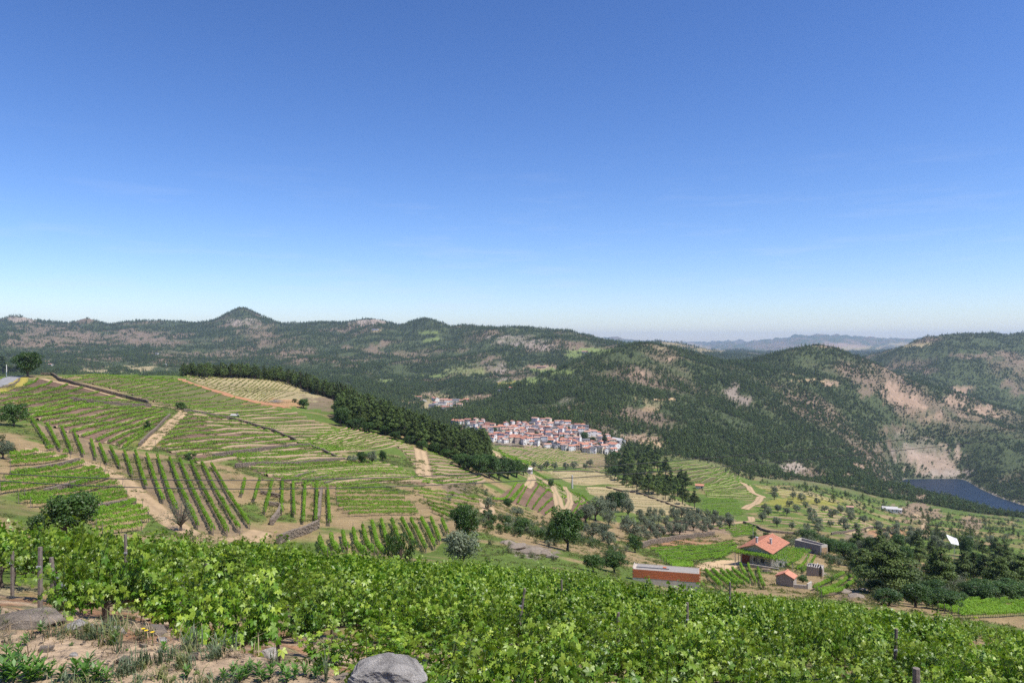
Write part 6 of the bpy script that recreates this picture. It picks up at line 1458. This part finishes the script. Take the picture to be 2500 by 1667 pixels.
for (u_, vt, lb, ln, br_) in [(30,1345,'thin weathered post at the left edge of the vineyard',(0,0),0),(131,1360,'stout weathered post propped by a dark slanting brace',(-.04,0),1),(308,1303,'tall grey post standing above the left vines',(-.02,0),0),(98,1335,'thin post between the two leftmost posts',(0,0),0),
   (505,1370,'grey post with a slanting stay in the left centre',(0,0),1),(445,1406,'short post top left of the propped centre post',(0,0),0),(1371,1414,'dark post in front of the small bare patch',(0,0),1),(1270,1436,'leaning post left of the small bare patch',(.12,0),0),
   (1509,1494,'straight post in the centre right of the vines',(0,0),0),(1678,1470,'thin dark post below the brick shed',(0,0),0),(1782,1420,'very tall thin dark stake right of the brick shed',(0,0),0),
   (2185,1534,'thin dark stake in the right part of the vineyard',(.03,0),0),(2237,1630,'short thick post near the bottom right',(0,0),0),]:
    vpost(u_, vt, lb, ln, brace=bool(br_), D0=PD[(u_, vt)])

# ------------------------------------------------------------------ bank: rocks, weeds, flowers, straw
rock('boulder', 942, 1734, 208, 88, 2, 11, 'large lichen spotted granite boulder at the bottom edge', 'granite', .40, .35, 56, rough=.36, flat=.05, sinkf=-.02, D=3.62)
for i, (u_, v_, w_, h_, lb, mt) in enumerate([(60,1524,190,26,'long flat brown slab on the left end of the bank','slab'),(185,1535,60,20,'pale stone right of the long flat slab','granite'),(280,1548,50,20,'pale stone half buried at the bank edge','granite'),(372,1548,60,26,'brown mound-like stone at the bank edge','slab'),
   (395,1566,26,12,'small white stone beside the yellow flowers','granite'),(565,1580,70,16,'flat tan stone on the bare earth','slab'),(660,1608,44,24,'grey stone at the bank edge near the centre','granite'),(870,1664,120,14,'pale flat stone in front of the boulder','slab'),(180,1600,20,8,'small pinkish pebble on the bank','granite')]):
    rock('bank_stone', u_, v_, w_, h_, 2.2, 60 + i, lb, mt, None, 0, 18, None, .22, .3, .35)
# gravel and soil crumbs
g_ = []; rg = np.random.default_rng(31); cnt_ = 0
for _ in range(5200):
    d_ = rg.uniform(2.6, 9.0); u_ = rg.uniform(-100, 2600); x_ = (u_ - U0) / F * d_
    if d_ > 5.2 and u_ > 250: continue
    s_ = rg.uniform(.004, .016) * (1 + 2 * (rg.random() < .05)); z_ = float(height(x_, d_))
    g_.append(box_q((x_, d_, z_ + s_ * .2), (s_ * 1.4, s_, s_ * .8), rg.uniform(0, 3), .2, rg))
tag(link('gravel', qmesh('gravel', np.concatenate(g_), M['slab'])), 'crumbs of earth and small gravel on the bank', kind='stuff')
def blades(n, h, spread, rng, w=.012, curve=.5, nseg=2):
    q = []; tn = []
    for _ in range(n):
        a = rng.uniform(0, 6.28); r = rng.uniform(0, spread); b = np.array([r * math.cos(a), r * math.sin(a), 0]); hh_ = h * rng.uniform(.5, 1.1)
        d2 = rng.uniform(0, 6.28); l = np.array([math.cos(d2), math.sin(d2), 0]) * hh_ * rng.uniform(.1, curve); s = np.array([-math.sin(d2), math.cos(d2), 0]) * w * .5
        p0, p1, p2 = b, b + l * .35 + [0, 0, hh_ * .6], b + l + [0, 0, hh_ * (1 - .2 * curve)]
        t0 = rng.random(); q += [[p0 - s, p0 + s, p1 + s * .8, p1 - s * .8], [p1 - s * .8, p1 + s * .8, p2 + s * .1, p2 - s * .1]]; tn += [t0, t0]
    return q, tn
tuft, thr = [], []
rw = np.random.default_rng(41)
for k in range(5):
    q, t = blades(34, .13, .07, rw, .007, 1.0); tuft.append(qmesh('grass_tuft', q, M['greyweed' if k % 2 else 'grass'], tint=t))
    q, t = blades(12, .12, .12, rw, .006, 1.2); thr.append(qmesh('straw_tuft', q, M['dry'], tint=t))
tco = proto_collection('bank_tuft', tuft + thr)
pp_, ss_, ix_ = [], [], []
for _ in range(1000):
    d_ = rw.uniform(2.8, 15) if rw.random() < .3 else rw.uniform(2.8, 5); u_ = rw.uniform(-80, 1250); x_ = (u_ - U0) / F * d_; z_ = float(height(x_, d_)); v_ = V0 - z_ / d_ * F
    if d_ > 5 and u_ > 150 + (d_ - 5) * 3: 
        if rw.random() < .8: continue
    dens_ = vn(x_ / .28, d_ / .28, 8)
    green = dens_ > .52
    if dens_ < .42 and rw.random() < .85: continue
    pp_.append((x_, d_, z_ - .005)); s_ = rw.uniform(.35, 1.1); ss_.append((s_, s_, s_ * rw.uniform(.6, 1.2))); ix_.append(rw.integers(0, 5) if green else rw.integers(5, 10))
scatter('bank_grass', np.array(pp_), np.array(ss_), np.array(ix_), tco, 'sparse grass and dry straw on the earth bank')
# leafy weeds
def rosette(nl, ln, wd, rng, up=.7, stem=.0, mat='weed'):
    q, tn = [], []
    for i in range(nl):
        a = i * 2.399; el = rng.uniform(.3, 1.2) * up; z0 = stem * i / nl
        d_ = np.array([math.cos(a) * math.cos(el), math.sin(a) * math.cos(el), math.sin(el)]); s = np.array([-math.sin(a), math.cos(a), 0]) * wd * .5; l = ln * rng.uniform(.7, 1.1)
        b = np.array([0, 0, z0]); m = b + d_ * l * .55 ; t = b + d_ * l - np.array([0, 0, l * .12])
        q += [[b, m - s, m + [0, 0, -.004], m + s], [m - s, t, m + s, m + [0, 0, -.004]]]; tn += [rng.random()] * 2
    return qmesh('leaves', q, M[mat], tint=tn)
ros = [rosette(26, .085, .022, rw, .9, .10) for _ in range(3)] + [rosette(14, .06, .015, rw, .8, .02) for _ in range(3)]
stm = qmesh('stem', tube_q([[0, 0, -.01], [0.004, 0, .10]], [.004, .002], 4), M['weed'])
WP = [(55,1630,1),(90,1645,1.2),(120,1655,1),(20,1660,1.2),(35,1664,1.3),(75,1664,1.2),(150,1662,1),(230,1664,1),(260,1664,.9),(30,1640,1.3),(65,1655,1.4),(15,1610,1.1),(100,1660,1.2),(45,1600,.9),(8,1660,1.5),(185,1655,1.3),(215,1640,1.2),(240,1660,1.1),(205,1667,1.2),(100,1545,.9),(162,1540,.7),(280,1572,.8),(175,1575,.6),(60,1575,.8),(400,1592,.8),(395,1655,.7),(425,1660,.7),(455,1655,.8),(480,1645,.7),(512,1655,.7),(545,1660,.8),(570,1650,.9),(600,1655,1.0),(630,1650,1.0),(660,1655,1.0),(690,1645,.9),(720,1655,.9),(745,1648,.8),(770,1655,.8),(610,1640,.8),(585,1664,.9),(640,1664,.9),(700,1664,.9),(345,1610,.5),(310,1588,.5),(520,1570,.5),(455,1562,.5),(130,1618,.7),(340,1655,.6)]
WP = [w for k, w in enumerate(WP) if w[:2] not in [q[:2] for q in WP[:k]]]
def wgrp(u_, v_): return 0 if (u_ < 262 and v_ > 1590) else (1 if (u_ > 440 and v_ > 1620) else 2)
WN = {}
for g_i in range(3):
    for k, w in enumerate(sorted([w for w in WP if wgrp(w[0], w[1]) == g_i])): WN[w] = ORD[k]
for i, (u_, v_, s_) in enumerate(WP):
    p = P(u_, min(v_, 1664), 2.2); e = link('weed', None, loc=tuple(p), rz=RNG.uniform(0, 6), scale=s_ * .62)
    g_i = wgrp(u_, v_); gl = ['bright green lance-leaved weed, %s from the left in the bottom left corner', 'low green weed, %s from the left in the patch left of the boulder', 'small single weed on the bare bank, %s from the left'][g_i] % WN[(u_, v_, s_)]; gg = ['weeds in the bottom left corner', 'weeds in the patch left of the boulder', 'scattered weeds on the bank'][g_i]
    tag(e, gl, 'weed', gg)
    link('leaves', ros[i % 3 if s_ > .75 else 3 + i % 3], e); link('stem', stm, e)
# tall dry stalks and grey weeds
for i, (u_, v_, h_) in enumerate([(345,1560,60),(366,1552,44),(75,1560,60),(120,1555,55),(235,1560,60),(265,1545,46),(290,1592,80),(420,1600,60),(480,1590,40),(665,1620,60),(795,1664,120),(925,1664,120),(935,1664,104),(770,1640,60),(1060,1660,110),(830,1655,60),(20,1570,50),(150,1560,50),(200,1560,44)]):
    p = P(u_, v_, 2.2) if u_ < 900 else np.array([(u_ - U0) / F * 3.3, 3.3, float(height((u_ - U0) / F * 3.3, 3.3))]); k = p[1] / F; h = h_ * k
    e = link('dry_weed', None, loc=tuple(p)); tag(e, 'thin dry weed stalk rising from the bank, %s from the left' % ORD[sorted([345,366,75,120,235,265,290,420,480,665,795,925,935,770,1060,830,20,150,200]).index(u_)], 'weed', 'dry stalks on the bank')
    rr_ = np.random.default_rng(i); link('stem', qmesh('stem', tube_q([[0, 0, -.01], [h * .05, 0, h * .5], [h * rr_.uniform(-.1, .15), 0, h]], [.0022, .0018, .001], 4), M['dry']), e)
    q, t = blades(16, h * .7, .03, rr_, .005, .9); link('leaves', qmesh('leaves', q, M['greyweed'], tint=t), e)
for i, (u_, v_) in enumerate([(350,1565),(357,1570),(372,1574),(372,1530),(262,1520)]):
    p = P(u_, v_, 2.2); rr_ = np.random.default_rng(50 + i); q = []
    for a in np.arange(0, 6.28, .5):
        c_ = np.array([0, 0, .075]); d_ = np.array([math.cos(a), math.sin(a), .15]) * .013; s = np.array([-math.sin(a), math.cos(a), 0]) * .004; q.append([c_, c_ + d_ * .6 - s, c_ + d_, c_ + d_ * .6 + s])
    e = link('yellow_flower', None, loc=tuple(p)); tag(e, '%s small yellow flower from the left on the earth bank' % ORD[i].capitalize().lower() if i < 3 else '%s small orange flower at the vine foot' % ('right-hand' if u_ > 300 else 'left-hand'), 'flower', 'yellow flowers on the bank' if i < 3 else 'orange flowers at the vine foot')
    link('petals', qmesh('petals', q, M['yellow' if i < 3 else 'orange']), e); link('stem', qmesh('stem', tube_q([[0, 0, -.01], [0, 0, .074]], [.0022, .0015], 4), M['weed']), e)
